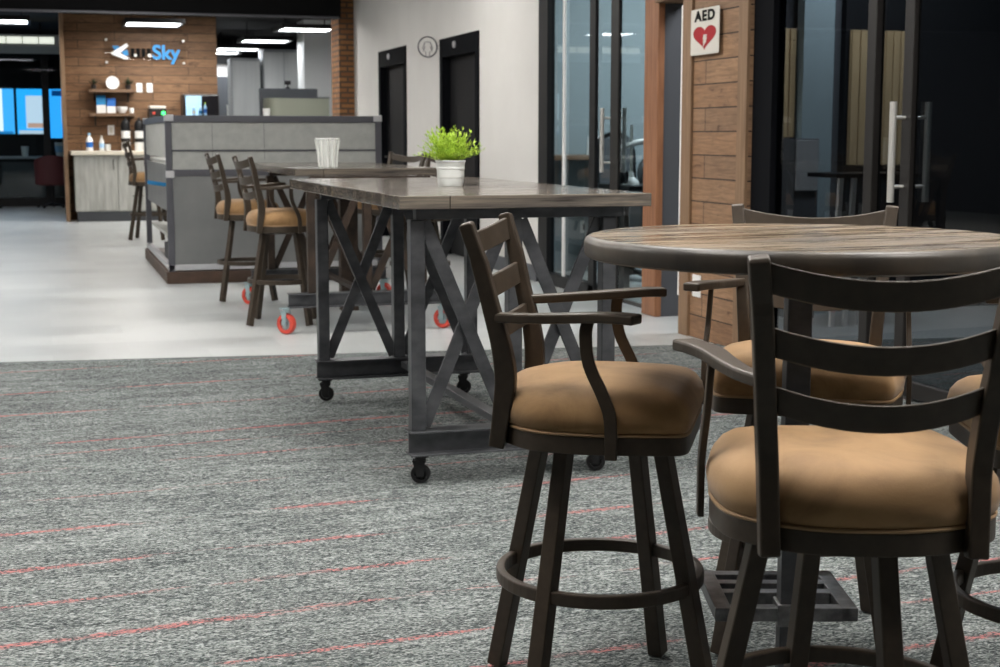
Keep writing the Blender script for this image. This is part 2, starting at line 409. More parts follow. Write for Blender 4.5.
# room sign over the wall between doors
e = thing('restroom_sign', 'round outlined restroom sign projecting from the white wall between two black doors', 'sign', (WU - .115, 15.86, 2.237), PI / 2)
obj('wall_bracket', bx(-.006, .006, -.115, -.098, -.02, .02), 'darkalu', e)
bm = nb(); pts = [(-.006, .105 * math.cos(a * PI / 20), .108 * math.sin(a * PI / 20)) for a in range(40)]
sweep(bm, pts, .014, .012, (1, 0, 0), True); obj('outline_ring', bm, 'darkalu', e)
bm = nb(); fig = [(0, .055), (-.03, .05), (-.058, -.02), (-.046, -.028), (-.03, .005), (-.05, -.05), (-.022, -.05), (-.02, -.105), (.02, -.105), (.022, -.05), (.05, -.05), (.03, .005), (.046, -.028), (.058, -.02), (.03, .05)]
sweep(bm, [(-.006, a, b) for a, b in fig], .007, .008, (1, 0, 0), True); obj('figure_outline', bm, 'darkalu', e)

# brick pier
struct('wall_pier', bx(3.93, WU + .1, 20.42, 21.0, 0, HC), 'brick', label='brown brick pier')
struct('wall_column', bx(4.32, 4.95, 25.6, 26.3, 0, 3.25), 'white', label='white column behind the brick pier')

# glass front of the meeting room (V 9.93 - 12.40)
e = thing('window_1', None, None); e['kind'] = 'structure'; del e['label']
bm = nb()
box(bm, WU, WU + .07, 12.16, 12.40, 0, 2.95); box(bm, WU, WU + .03, 11.0, 11.13, 0, 2.95)
box(bm, WU, WU + .1, 9.93, 12.40, 2.85, 2.95); box(bm, WU, WU + .1, 11.02, 12.40, 0, .10)
obj('window_frame', bm, 'black', e, .004)
obj('window_glass', bx(WU + .04, WU + .05, 11.13, 12.16, .10, 2.85), 'glass', e)
obj('window_edge', bx(WU + .02, WU + .035, 11.77, 11.82, .10, 2.85), 'white', e)
e = thing('door_3', None, None); e['kind'] = 'structure'; del e['label']
bm = nb(); box(bm, WU + .02, WU + .05, 10.56, 10.72, .02, 2.84); box(bm, WU + .02, WU + .05, 9.93, 10.56, .02, .05); box(bm, WU + .02, WU + .05, 9.93, 11.0, 2.74, 2.84)
obj('door_frame', bm, 'frame', e, .004)
obj('door_glass', bx(WU + .03, WU + .04, 9.93, 10.56, .05, 2.74), 'glass', e)
obj('door_sidelight', bx(WU + .03, WU + .04, 10.72, 11.0, .02, 2.84), 'glass', e)
def pull(parent, u, v, z0, z1, s, m='chrome', r=.016, d=.065):
    bm = nb(); tube(bm, [(u + s * d, v, z0), (u + s * d, v, z1)], r, 12)
    for z in (z0 + .075, z1 - .075): tube(bm, [(u, v, z), (u + s * d, v, z)], .009, 8)
    obj('door_handle', bm, m, parent, smooth=True)
pull(e, WU + .02, 10.72, 1.0, 1.49, -1); pull(e, WU + .05, 10.66, 1.0, 1.49, 1)
# timber casing and return
struct('trim_1', bx(WU - .03, WU + .02, 9.68, 9.93, 0, HC), 'timber', bev=.006, label='orange brown timber post')
struct('trim_2', bx(WU - .06, WU + .17, 8.80, 9.69, 2.19, 2.36), 'timber_trim', bev=.006, label='timber header over opening')
struct('wall_over_opening', bx(WU - .02, WU + .15, 8.80, 9.69, 2.36, HC), 'planks')
struct('wall_return', bx(WU + .02, WU + 1.4, 9.69, 9.77, 0, 3.4), 'grey_wall', label='slate return wall in the opening')
# plank wall
struct('wall_planks', bx(PU, PU + .18, 7.90, 8.82, 0, HC), 'planks', label='rustic board wall')
struct('trim_3', bx(PU - .02, PU, 8.68, 8.82, 0, HC), 'timber_trim', bev=.003)
struct('trim_4', bx(PU - .02, PU, 7.90, 8.02, 0, HC), 'timber_trim', bev=.003)
struct('trim_5', bx(PU - .012, PU + .02, 8.822, 8.855, .25, 2.10), 'white', label='white edge strip beside plank wall')
# dark glass front
e = thing('window_2', None, None); e['kind'] = 'structure'; del e['label']
obj('window_jamb', bx(PU + .02, PU + .10, 7.66, 7.90, 0, 3.0), 'matteblack', e, .004)
bm = nb(); box(bm, PU + .02, PU + .07, 6.57, 6.65, 0, 3.0)
box(bm, PU + .02, PU + .12, 3.0, 7.90, 3.001, 3.1); box(bm, PU + .02, PU + .08, 6.65, 7.66, 0, .08)
obj('window_frame', bm, 'frame', e, .004)
obj('window_glass', bx(PU + .055, PU + .065, 6.65, 7.66, .08, 3.0), 'smoke', e)
e = thing('door_4', None, None); e['kind'] = 'structure'; del e['label']
bm = nb(); box(bm, PU + .03, PU + .07, 6.25, 6.33, .02, 2.88); box(bm, PU + .03, PU + .08, 3.0, 6.24, .02, .10); box(bm, PU + .03, PU + .08, 3.0, 6.24, 2.8, 2.88); box(bm, PU + .03, PU + .08, 4.65, 4.73, .02, 2.88)
obj('door_frame', bm, 'frame', e, .004)
obj('door_glass', bx(PU + .05, PU + .06, 3.0, 6.24, .1, 2.8), 'smoke', e)
obj('door_sidelight', bx(PU + .05, PU + .06, 6.34, 6.56, .02, 2.88), 'smoke', e)
pull(e, PU + .03, 6.30, .96, 1.44, -1, r=.017); pull(e, PU + .08, 6.28, .96, 1.44, 1, r=.017)
struct('wall_over_glass', bx(PU, PU + .18, 3.0, 7.90, 3.0, HC), 'dark_wall')
struct('wall_near_right', bx(PU, PU + .18, -4, 3.0, 0, HC), 'mid_wall')
# rooms behind the glass
struct('wall_meeting_end', bx(WU + .14, 9.9, 13.3, 13.4, 0, HC), 'blue_wall')
struct('wall_meeting_side', bx(8.0, 8.1, 9.9, 13.3, 0, HC), 'blue_wall')
struct('wall_meeting_near', bx(WU + 1.4, 8.0, 9.72, 9.86, 0, HC), 'grey_wall')
struct('wall_dark_room_end', bx(PU + .18, 9.9, 8.9, 9.0, 0, HC), 'dark_wall') if False else None
struct('wall_dark_room', bx(9.8, 9.9, -4, 9.7, 0, HC), 'dark_wall')
struct('wall_dark_room_end', bx(WU + 1.4, 9.8, 9.62, 9.70, 0, HC), 'dark_wall')
struct('wall_dark_room_near', bx(PU + .18, 9.8, 2.2, 2.3, 0, HC), 'dark_wall')

# ------------------------------------------------------------------ bar stools
SEAT = [(.213, 0), (.213, .12), (.211, .175), (.200, .203), (.165, .216), (.06, .234), (-.04, .236), (-.13, .210), (-.205, .12), (-.226, 0)]
outline = cr(SEAT + [(x, -y) for x, y in SEAT[-2:0:-1]], 5, True)
outline = [(v[0], v[1]) for v in [Vector((p[0], p[1], 0)) for p in outline]]
def inset(pts, d):
    k = 1 - d / .215
    return [Vector((p[0] * k, p[1] * k)) for p in pts]
def loft(bm, layers, cap=True):
    rings = [[bm.verts.new((p[0], p[1], z)) for p in ring] for ring, z in layers]
    n = len(rings[0])
    for a, b in zip(rings, rings[1:]):
        for k in range(n): bm.faces.new((a[k], a[(k + 1) % n], b[(k + 1) % n], b[k]))
    bm.faces.new(rings[0][::-1])
    return rings
def legmesh():
    bm = nb(); sweep(bm, [(.155, 0, .600), (.285, 0, .0065)], [.034, .038], [.034, .038], (0, 1, 0)); return bm
LEAN = [(-.204, .165, .600), (-.192, .167, .68), (-.184, .169, .75), (-.192, .174, .82), (-.212, .181, .90), (-.236, .190, 1.0), (-.256, .198, 1.062), (-.264, .201, 1.088)]
def postx(z):
    for a, b in zip(LEAN, LEAN[1:]):
        if a[2] <= z <= b[2]:
            s = (z - a[2]) / (b[2] - a[2]); return a[0] + (b[0] - a[0]) * s, a[1] + (b[1] - a[1]) * s
    return LEAN[-1][0], LEAN[-1][1]
def make_stool(label, loc, yaw, base_yaw, group):
    t = thing('bar_stool', label, 'bar stool', loc, yaw, group)
    by = base_yaw - yaw
    leg0 = legmesh()
    l0 = obj('leg', leg0, 'chair', t, .003, rz=by)
    for k in (1, 2, 3):
        l = l0.copy(); C.objects.link(l); l.parent = t; l.rotation_euler.z = by + k * PI / 2
    bm = nb(); sweep(bm, [(.2265 * math.cos(a * PI / 32), .2265 * math.sin(a * PI / 32), .285) for a in range(64)], .02, .03, (0, 0, 1), True)
    obj('foot_ring', bm, 'chair', t, .004, rz=by)
    bm = nb(); lathe(bm, [(0, .592), (.15, .592), (.175, .6), (.175, .610), (0, .610)], 32); obj('swivel_plate', bm, 'chair', t, rz=by, smooth=True)
    # seat frame: rim
    bm = nb(); inn = inset(outline, .03)
    rings = [[bm.verts.new((p[0], p[1], z)) for p in rr] for rr, z in ((inn, .606), (outline, .606), (outline, .645), (inn, .645))]
    n = len(outline)
    for q in range(4):
        a, b = rings[q], rings[(q + 1) % 4]
        for k in range(n): bm.faces.new((a[k], a[(k + 1) % n], b[(k + 1) % n], b[k]))
    bm.faces.new(rings[0])
    obj('seat_frame', bm, 'chair', t, .002, smooth=True)
    bm = nb()
    lay = [(inset(outline, .012), .635), (inset(outline, .006), .646), (inset(outline, -.003), .660), (inset(outline, -.006), .682), (inset(outline, -.001), .704), (inset(outline, .012), .723), (inset(outline, .03), .736), (inset(outline, .06), .745), (inset(outline, .10), .750)]
    rings = loft(bm, lay)
    top = rings[-1]; cv = bm.verts.new((0, 0, .753))
    for k in range(n): bm.faces.new((top[k], top[(k + 1) % n], cv))
    obj('seat_cushion', bm, 'suede', t, smooth=True)
    bm = nb(); tube(bm, [(p[0], p[1], .6485) for p in inset(outline, .002)], .0045, 8, True); obj('piping', bm, 'piping', t, smooth=True)
    pts = cr(LEAN, 4)
    n_ = len(pts)
    deep = [.034 + .011 * math.exp(-((p.z - .76) / .10) ** 2) - (.004 if p.z > 1.0 else 0) for p in pts]
    deep[-1] = .018
    for s in (1, -1):
        bm = nb(); sweep(bm, [(p.x, s * p.y, p.z) for p in pts], deep, .033, (0, 1, 0)); obj('back_post', bm, 'chair', t, .004)
    for zc, h in ((1.046, .048), (.943, .047), (.848, .045)):
        x, y = postx(zc); bm = nb(); path = []
        for k in range(13):
            s = -1 + k / 6; q = 1 - s * s
            path.append((x + .004 - .040 * q, s * (y - .008), zc + .010 - .026 * q))
        # tilted strap
        rows = []
        for p in path:
            rows.append([bm.verts.new((p[0] + dx, p[1], p[2] + dz)) for dx, dz in ((.005, -h / 2), (.005 - .011, -h / 2), (-.006 - .010, h / 2), (-.006, h / 2))])
        for a, b in zip(rows, rows[1:]):
            for k in range(4): bm.faces.new((a[k], a[(k + 1) % 4], b[(k + 1) % 4], b[k]))
        bm.faces.new(rows[0][::-1]); bm.faces.new(rows[-1])
        obj('back_slat', bm, 'chair', t, .002, smooth=True)
    for s in (1, -1):
        arm = cr([(-.205, .180, .886), (-.14, .206, .888), (-.06, .226, .893), (.01, .240, .898), (.07, .264, .901), (.112, .280, .900)], 4)
        wd = [.028 + .018 * min(1, k / 12) for k in range(len(arm))]
        bm = nb(); sweep(bm, [(p.x, s * p.y, p.z) for p in arm], wd, .021, (0, 0, 1)); obj('armrest', bm, 'chair', t, .005)
        sup = cr([(.005, .240, .892), (.000, .243, .86), (.008, .246, .80), (.038, .249, .735), (.054, .250, .685), (.056, .250, .600)], 5)
        bm = nb(); sweep(bm, [(p.x, s * p.y, p.z) for p in sup], .026, .012, (0, s, 0)); obj('arm_support', bm, 'chair', t, .002)
    return t
def restool(src, label, loc, yaw, base_yaw, group):
    c = copy_tree(src); c.location = loc; c.rotation_euler.z = yaw; c['label'] = label; c['group'] = group
    d0 = None; k = 0
    for ch in c.children:
        if ch.name.startswith('leg'): ch.rotation_euler.z = base_yaw - yaw + k * PI / 2; k += 1
        elif ch.name.startswith(('foot_ring', 'swivel')): ch.rotation_euler.z = base_yaw - yaw
    return c
G1 = 'bar stools around the round table'; G2 = 'bar stools along the far table'
CZ = .006
st = make_stool('tan seated bar stool seen side-on at the left of the round table', (1.177, 3.07, CZ), R(-29), R(38.5), G1)
restool(st, 'nearest bar stool, seen from behind with three curved slats, in the foreground', (1.312, 2.223, CZ), R(71), R(-8), G1)
restool(st, 'bar stool facing the camera across the far side of the round table', (1.812, 3.294, CZ), R(-121), R(20), G1)
restool(st, 'bar stool cut off at the right edge, facing left toward the round table', (2.07, 2.61, CZ), R(160), R(30), G1)
restool(st, 'nearer of two tan seated bar stools left of the far table', (1.53, 10.12, 0), R(8), R(30), G2)
restool(st, 'farther of two bar stools left of the far table, before the grey partition', (1.50, 11.70, 0), R(6), R(38), G2)
restool(st, 'bar stool behind the far table whose whole back rises left of the potted plant', (2.72, 12.15, 0), R(212), R(30), G2)
restool(st, 'bar stool behind the far table mostly hidden by the potted plant', (2.76, 11.15, 0), R(205), R(30), G2)
restool(st, 'distant bar stool standing left of the grey partition, beside the coffee counter', (1.22, 18.9, 0), R(5), R(30), 'bar stool by the coffee counter')
for o in C.objects:
    if o.get('group') == G2: o.scale.z = 1.05
    if o.get('group') == 'bar stool by the coffee counter': o.scale.z = 1.12

# ------------------------------------------------------------------ round table
t = thing('round_table', 'round bar-height table with a glossy brown plank top', 'table', (1.525, 2.813, CZ))
rr = .457; z1 = 1.061
bm = nb(); lathe(bm, [(0, z1 - .046), (rr - .012, z1 - .046), (rr - .003, z1 - .042), (rr, z1 - .034), (rr, z1 - .014), (rr - .004, z1 - .005), (rr - .013, z1), (rr - .0145, z1), (rr - .03, z1), (0, z1)], 96)
o_ = obj('tabletop', bm, 'top_round', t, smooth=True); o_.data.materials.append(M['rim'])
for p in o_.data.polygons:
    if math.hypot(p.center.x, p.center.y) > rr - .0142: p.material_index = 1
obj('mounting_plate', bx(-.13, .13, -.13, .13, z1 - .054, z1 - .0465), 'black_steel', t, .002, rz=R(-17))
obj('column', bx(-.026, .026, -.026, .026, .02, z1 - .054), 'black_steel', t, .003, rz=R(-17))
obj('collar', bx(-.033, .033, -.033, .033, .212, .262), 'grey_steel', t, .003, rz=R(-17))
bm = nb(); zc = .238
for y in (-.012, .10, .17, .24): box(bm, -.15, .13, y - .016, y + .016, zc - .015, zc + .015)
for x in (-.15, .125): box(bm, x - .018, x + .018, -.028, .258, zc - .0145, zc + .0155)
obj('foot_rack', bm, 'grey_steel', t, .002, rz=R(-17))
bm = nb(); box(bm, -.24, .24, -.04, .04, 0, .018); box(bm, -.04, .04, -.24, .24, 0, .0175); obj('base_plate', bm, 'black_steel', t, .003, rz=R(28))

# ------------------------------------------------------------------ rectangular tables
def caster(parent, x, y, top, r=.037, wheel='caster', fork='caster', w=.028, hub='caster', a=0.3):
    c = nb(); box(c, -.032, .032, -.032, .032, top - .006, top)
    lathe(c, [(0, top - .03), (.022, top - .03), (.022, top - .006), (0, top - .006)], 12)
    for s in (-1, 1):
        ext(c, [(-.012, r * .8), (.012, r * .8), (.030, top - .02), (-.016, top - .02)], s * (w / 2 + .003) - .0018, s * (w / 2 + .003) + .0018, 'x')
    o = obj('caster', c, fork, parent, loc=(x, y, 0), rz=a)
    c = nb(); lathe(c, [(r * .62, -w / 2), (r * .93, -w / 2), (r, -w / 4), (r, w / 4), (r * .93, w / 2), (r * .62, w / 2), (r * .62, -w / 2)], 24, (0, 0, r), 'x')
    obj('wheel', c, wheel, o, smooth=True)
    c = nb(); lathe(c, [(0, -w / 2), (r * .22, -w / 2), (r * .22, w / 2), (0, w / 2)], 12, (0, 0, r), 'x')
    for k in range(6):
        a_ = k * PI / 3; bar(c, (0, 0, r), (0, r * .75 * math.cos(a_), r + r * .75 * math.sin(a_)), w * .7, r * .16, (1, 0, 0))
    obj('wheel_hub', c, hub, o)
def rect_table(label, cx, cy, z0, top_m, leg_m, brace_m, L=.962, W=2.287, wheel='caster', fork='caster', hub='caster', cr_=.037, cw=.028, beam_m=None, ext_=0., b0=1.04, b1=.76, rz=0., ca_=1.25, cx_=0.):
    t = thing('bar_table', label, 'table', (cx, cy, z0), rz); h = 1.067 - z0
    obj('tabletop', bx(-L / 2, L / 2, -W / 2, W / 2, h - .048, h), top_m, t, .003)
    bm = nb(); a = .40
    box(bm, -a, a, -b0 - .025, -b0 + .025, h - .088, h - .049); box(bm, -a, a, b1 - .025, b1 + .025, h - .088, h - .049)
    box(bm, -.025, .025, -b0 + .03, b1 - .03, h - .075, h - .05)
    obj('top_rail', bm, leg_m, t, .002)
    bz0 = 2 * cr_ + .035; bz1 = bz0 + .092
    for y, s in ((-b0, -1), (b1, 1)):
        bm = nb(); x = a + .005 + ext_; xo = -.025
        # channel beam: web plus two flanges
        box(bm, xo - x, xo + x, y - .006, y + .006, bz0, bz1); box(bm, xo - x, xo + x, y - .05, y + .05, bz1 - .008, bz1); box(bm, xo - x, xo + x, y - .05, y + .05, bz0, bz0 + .008)
        obj('base_beam', bm, beam_m or leg_m, t, .0015)
        for x in (-.395, -.025, .345):
            obj('leg', bx(x - .027, x + .027, y - .027, y + .027, bz1, h - .088), leg_m, t, .004)
        for x0 in (-.368, .002):
            for f in (1, -1):
                p = (x0 + (0 if f > 0 else .316), y - f * .008, h - .095); q = (x0 + (.316 if f > 0 else 0), y - f * .008, bz1 + .012)
                bm = nb(); bar(bm, p, q, .048, .012, (0, 1, 0)); obj('cross_brace', bm, brace_m, t, .001)
        for x in (-.385 - ext_ - cx_, .308 + ext_ + cx_): caster(t, x, y, bz0, cr_, wheel, fork, cw, hub, ca_)
    bm = nb(); bar(bm, (0, -b0 + .05, bz1 - .03), (0, b1 - .05, bz1 - .03), .05, .03); obj('stretcher', bm, leg_m, t, .002)
    return t
rect_table('long bar-height table with dark steel X frame on black casters carrying the potted plant', 1.655, 6.243, CZ, 'top_grey', 'black_steel', 'black_steel', rz=.012)
rect_table('farther bar-height table on red casters with the ribbed glass vase on it', 2.03, 10.74, 0, 'top_grey', 'browntube', 'browntube', wheel='red', fork='teal', hub='teal', cr_=.068, cw=.042, beam_m='black_steel', ext_=.12, b0=1.20, b1=.60, ca_=.75, cx_=.06)

for o in list(C.objects):
    if o.name == 'bar_table.001':
        obj('centre_post', bx(.02, .15, -.05, .05, .0, .98), 'browntube', o, .004)
# ------------------------------------------------------------------ potted plant
t = thing('potted_plant', 'small bright green plant in a white ribbed bucket pot', 'potted plant', (1.632, 6.05, 1.067)); t.scale = (.83, .83, 1.0)
bm = nb(); lathe(bm, [(0, 0), (.060, 0), (.063, .004), (.066, .035), (.069, .038), (.070, .072), (.073, .0745), (.073, .079), (.0712, .082), (.0735, .1), (.077, .1025), (.077, .109), (.072, .110), (.070, .095), (.0, .095)], 40)
obj('pot', bm, 'steelbowl', t, smooth=True)
bm = nb(); lathe(bm, [(0, .0962), (.069, .0962), (0, .101)], 24); obj('soil', bm, 'soil', t)
bm = nb()
def leaf(bm, p, d, ln, w, up):
    d = d.normalized(); sd = d.cross(up).normalized(); u = sd.cross(d)
    v = [bm.verts.new(p), bm.verts.new(p + d * ln * .45 + sd * w + u * .0015), bm.verts.new(p + d * ln), bm.verts.new(p + d * ln * .45 - sd * w + u * .0015)]
    bm.faces.new(v)
for k in range(150):
    a = random.uniform(0, 2 * PI); r0 = random.uniform(0, .05); el = random.uniform(.35, 1.5)
    d = Vector((math.cos(a) * math.cos(el), math.sin(a) * math.cos(el), math.sin(el)))
    p = Vector((math.cos(a) * r0, math.sin(a) * r0, .1)); ln = random.uniform(.10, .145); seg = 6
    for s in range(seg):
        d2 = d + Vector((random.uniform(-.14, .14), random.uniform(-.14, .14), -.06 * s)); q = p + d2.normalized() * ln / seg
        if q.z < .105: q.z = .105
        for _ in range(3):
            ld = d2 + Vector((random.uniform(-1, 1), random.uniform(-1, 1), random.uniform(-.3, .9)))
            leaf(bm, q, ld, random.uniform(.014, .026), .0034, Vector((random.uniform(-.5, .5), random.uniform(-.5, .5), 1)))
        tube(bm, [p, q], .0008, 3)
        p = q
obj('foliage', bm, 'leaf', t)

# vase
t = thing('glass_vase', 'clear ribbed glass vase flaring to its rim', 'vase', (1.84, 10.02, 1.0675))
bm = nb(); seg = 48
prof = [(0, 0), (.058, 0), (.060, .005), (.062, .06), (.068, .12), (.078, .185), (.081, .19), (.077, .19), (.064, .12), (.058, .06), (.056, .012), (0, .012)]
lathe(bm, prof, seg)
for v in bm.verts:
    r = math.hypot(v.co.x, v.co.y)
    if r > .03 and .004 < v.co.z < .18:
        k = 1 + .03 * math.cos(12 * math.atan2(v.co.y, v.co.x)); v.co.x *= k; v.co.y *= k
obj('vase_body', bm, 'vase', t, smooth=True)
for k in range(10):
    a = k * 2 * PI / 10 + .2; bm = nb()
    tube(bm, [((rr_ + .002) * math.cos(a), (rr_ + .002) * math.sin(a), z) for rr_, z in ((.060, .004), (.062, .06), (.068, .12), (.078, .183))], [.007, .007, .0085, .010], 6)
    obj('rib', bm, 'vase_rib', t, smooth=True)
bm = nb(); lathe(bm, [(.0765, .186), (.081, .1885), (.0815, .194), (.0785, .196), (.0765, .194), (.0765, .186)], 48); obj('rim', bm, 'white', t, smooth=True)

# ------------------------------------------------------------------ grey partition / work cell
t = thing('partition_station', 'large grey metal framed partition station with light upper panel on a brown base', 'partition', (1.0, 13.12, 0))
Wd, Dp, Hh = 1.9, 2.9, 1.455
def fr(a, b, c, d, e_, f): return bx(a, b, c, d, e_, f)
obj('base', bx(-.02, Wd, -.01, Dp, 0, .105), 'brown_base', t, .004)
bm = nb(); box(bm, 0, Wd, 0, .05, .115, .165); box(bm, 0, .05, 0, Dp, .115, .165); box(bm, Wd - .05, Wd, 0, Dp, .115, .165); obj('bottom_rail', bm, 'alu', t, .004)
for x, y in ((0, 0), (Wd - .055, 0), (0, Dp - .055), (Wd - .055, Dp - .055)): obj('corner_post', bx(x, x + .055, y, y + .055, .105, Hh - .06), 'darkalu', t, .006)
bm = nb(); box(bm, 0, Wd, 0, .06, Hh - .06, Hh); box(bm, 0, .06, 0.06, Dp, Hh - .06, Hh); box(bm, Wd - .06, Wd, .06, Dp, Hh - .06, Hh); box(bm, .06, Wd - .06, Dp - .06, Dp, Hh - .06, Hh)
obj('top_rail', bm, 'darkalu', t, .005)
bm = nb()
for x in (0, Wd - .07):
    obj('corner_bracket', bx(x - .004, x + .074, -.006, .066, Hh - .05, Hh + .006), 'alu', t, .004)
obj('corner_bracket', bx(-.006, .07, -.008, .02, .92, .98), 'alu', t, .004)
obj('corner_bracket', bx(-.004, .07, Dp - .06, Dp + .004, Hh - .05, Hh + .006), 'alu', t, .004)
bm.free()
obj('upper_panel', bx(.055, Wd - .055, .018, .032, 1.06, Hh - .06), 'panel', t)
bm = nb(); box(bm, .055, Wd - .055, .005, .045, 1.145, 1.16); box(bm, .055, Wd - .055, .0, .05, .935, .99); obj('mid_rail', bm, 'darkalu', t, .003)
obj('front_ledge', bx(.055, Wd - .055, .01, .04, .99, 1.06), 'panel', t)
obj('lower_panel', bx(.055, Wd - .055, .015, .035, .165, .935), 'panel_low', t)
obj('shelf', bx(.055, Wd - .055, .06, Dp - .06, .36, .385), 'panel', t)
obj('worktop', bx(.055, Wd - .055, .05, Dp - .06, 1.03, 1.06), 'panel', t, .003)
obj('side_panel', bx(.02, .035, .06, Dp - .06, .62, 1.03), 'panel_low', t)
obj('side_screen', bx(.02, .03, .06, Dp - .06, 1.09, Hh - .06), 'panel', t)
obj('inner_panel', bx(.3, .32, .06, Dp - .06, .165, 1.03), 'panel_low', t)
bm = nb()
for x in (.4, .85): box(bm, x, x + .003, .014, .018, 1.07, Hh - .07)
obj('panel_joint', bm, 'darkalu', t)
# small things inside the station
tag(obj('marker_pen', sweep(nb(), [(.86, 13.45, .875), (1.02, 13.45, .85)], .035, .035), 'blue', None, .006), 'blue marker hanging on the left side of the grey partition station', 'marker')
t2 = thing('storage_crate', 'black crate in the bottom of the partition station', 'crate', (1.13, 13.9, .105))
bm = nb(); box(bm, -.09, .09, -.2, .2, 0, .015)
for a in ((-.09, -.08, -.2, .2), (.08, .09, -.2, .2), (-.08, .08, -.2, -.19), (-.08, .08, .19, .2)): box(bm, *a, .015, .2)
obj('crate_body', bm, 'black', t2, .004)
bm = nb()
tube(bm, [(0, -.15, .2), (0, -.15, .24), (0, .15, .24), (0, .15, .2)], .008, 8); obj('handle', bm, 'alu', t2)
bm = nb(); ext(bm, [(0, 0), (.10, 0), (.12, .03), (.10, .05), (0, .05)], 0, .26, 'y')
tag(obj('paper_tray', bm, 'white', None, .006, loc=(1.08, 14.35, .105)), 'white tray on the base of the partition station, behind the black crate', 'tray')
# things on station top rail / worktop
def bottle(label, x, y, z, r, h, body, cap, group=None, capc='white'):
    t = thing('bottle', label, 'bottle', (x, y, z), 0, group)
    bm = nb(); lathe(bm, [(0, 0), (r * .95, 0), (r, .01), (r, h * .6), (r * .85, h * .7), (r * .38, h * .82), (r * .38, h * .9), (0, h * .9)], 16); obj('bottle_body', bm, body, t, smooth=True)
    bm = nb(); lathe(bm, [(0, h * .88), (r * .45, h * .88), (r * .45, h), (0, h)], 12); obj('cap', bm, cap, t)
    bm = nb(); lathe(bm, [(r * 1.01, h * .2), (r * 1.02, h * .2), (r * 1.02, h * .5), (r * 1.01, h * .5)], 16); obj('bottle_label', bm, capc, t)
    return t

# ------------------------------------------------------------------ coffee bar
struct('wall_coffee', bx(.34, 2.64, 23.8, 24.1, 0, 3.25), 'planks_far', label='warm board wall of the coffee bar')
struct('trim_6', bx(.285, .339, 23.2, 24.1, 0, 3.25), 'timber_trim', bev=.004)
t = thing('base_cabinet', 'grey washed oak base cabinet with one door and stacked drawers under cream worktop', 'cabinet', (.42, 23.15, 0))
obj('body', bx(0, 2.2, .02, .6, .15, .995), 'cab', t, .002)
obj('toe_kick', bx(.03, 2.2, .07, .6, 0, .15), 'grey_wall', t)
d = obj('door', bx(.01, .62, 0, .02, .17, .98), 'cab', t, .002)
bm = nb(); tube(bm, [(.57, 0, .78), (.57, -.025, .78), (.57, -.025, .93), (.57, 0, .93)], .006, 8); obj('handle', bm, 'frame', d)
for k, (z0, z1_) in enumerate(((.17, .44), (.445, .71), (.715, .98))):
    d = obj('drawer', bx(.64, 1.2, 0, .02, z0, z1_), 'cab', t, .002)
    bm = nb(); tube(bm, [(.84, 0, z1_ - .06), (.84, -.025, z1_ - .06), (1.0, -.025, z1_ - .06), (1.0, 0, z1_ - .06)], .006, 8); obj('handle', bm, 'frame', d)
for x0 in (1.22, 1.71):
    d = obj('door', bx(x0, x0 + .48, 0, .02, .17, .98), 'cab', t, .002)
    bm = nb(); tube(bm, [(x0 + .43, 0, .78), (x0 + .43, -.025, .78), (x0 + .43, -.025, .93), (x0 + .43, 0, .93)], .006, 8); obj('handle', bm, 'frame', d)
tag(obj('worktop', bx(.38, 2.64, 23.1, 23.79, .996, 1.055), 'cream', None, .006), 'cream worktop on the coffee bar cabinet', 'worktop')
WT = 1.0555
for z, nm in ((1.985, 'upper timber shelf on the board wall'), (1.625, 'lower timber shelf on the board wall')):
    t = thing('wall_shelf', nm, 'shelf', (1.02, 23.8, z), 0, None)
    obj('board', bx(-.34, .34, -.26, -.001, -.045, 0), 'shelf', t, .003)
    for x in (-.25, .25):
        bm = nb(); bar(bm, (x, -.002 - .004, -.19), (x, -.006, -.046), .02, .008, (0, 1, 0)); bar(bm, (x, -.2, -.05), (x, -.012, -.17), .018, .006, (0, 1, 0)); obj('bracket', bm, 'frame', t)
t = thing('wall_clock', 'round white dish standing on the upper shelf', 'dish', (1.04, 23.68, 1.9855))
bm = nb(); lathe(bm, [(0, -.012), (.07, -.012), (.095, -.024), (.10, -.02), (.07, .0), (0, .0)], 32, (0, 0, .101), 'y'); obj('dish_face', bm, 'white', t, smooth=True)
bm = nb(); box(bm, -.05, .05, -.03, .03, 0, .008); obj('stand', bm, 'frame', t)
t.name = 'display_dish'
def minipot(label, x, z, h=.16):
    t = thing('small_plant', label, 'potted plant', (x, 23.68, z), 0, None)
    bm = nb(); lathe(bm, [(0, 0), (.035, 0), (.045, .07), (.04, .07), (0, .065)], 14); obj('pot', bm, 'frame', t, smooth=True)
    bm = nb()
    for k in range(26):
        a = k * 2.4; el = .5 + random.random(); d = Vector((math.cos(a) * math.cos(el), math.sin(a) * math.cos(el), math.sin(el)))
        leaf(bm, Vector((0, 0, .065)), d, h * random.uniform(.5, .8), .012, Vector((.1, .2, 1)))
    obj('foliage', bm, 'darkleaf', t)
minipot('dark little plant at the left end of the upper shelf', .76, 1.9855)
minipot('dark little plant on the upper shelf right of the round dish', 1.27, 1.9855, .17)
def pack(label, x, m, w=.13, h=.24, g='blue and white packs on the lower shelf'):
    t = thing('coffee_pack', label, 'coffee pack', (x, 23.68, 1.6255), 0, g)
    bm = nb(); ext(bm, [(-.035, 0), (.035, 0), (.035, h * .45), (-.035, h * .45)], -w / 2, w / 2, 'x'); obj('label_band', bm, 'white', t, .006)
    bm = nb(); ext(bm, [(-.034, h * .451), (.034, h * .451), (.03, h * .85), (.004, h), (-.004, h), (-.03, h * .85)], -w / 2, w / 2, 'x'); obj('bag_top', bm, m, t, .004)
pack('blue and white coffee pack on the lower shelf, taller left one', .86, 'blue', .14, .27)
pack('darker blue and white coffee pack on the lower shelf, right one', 1.01, 'bluem', .13, .23)
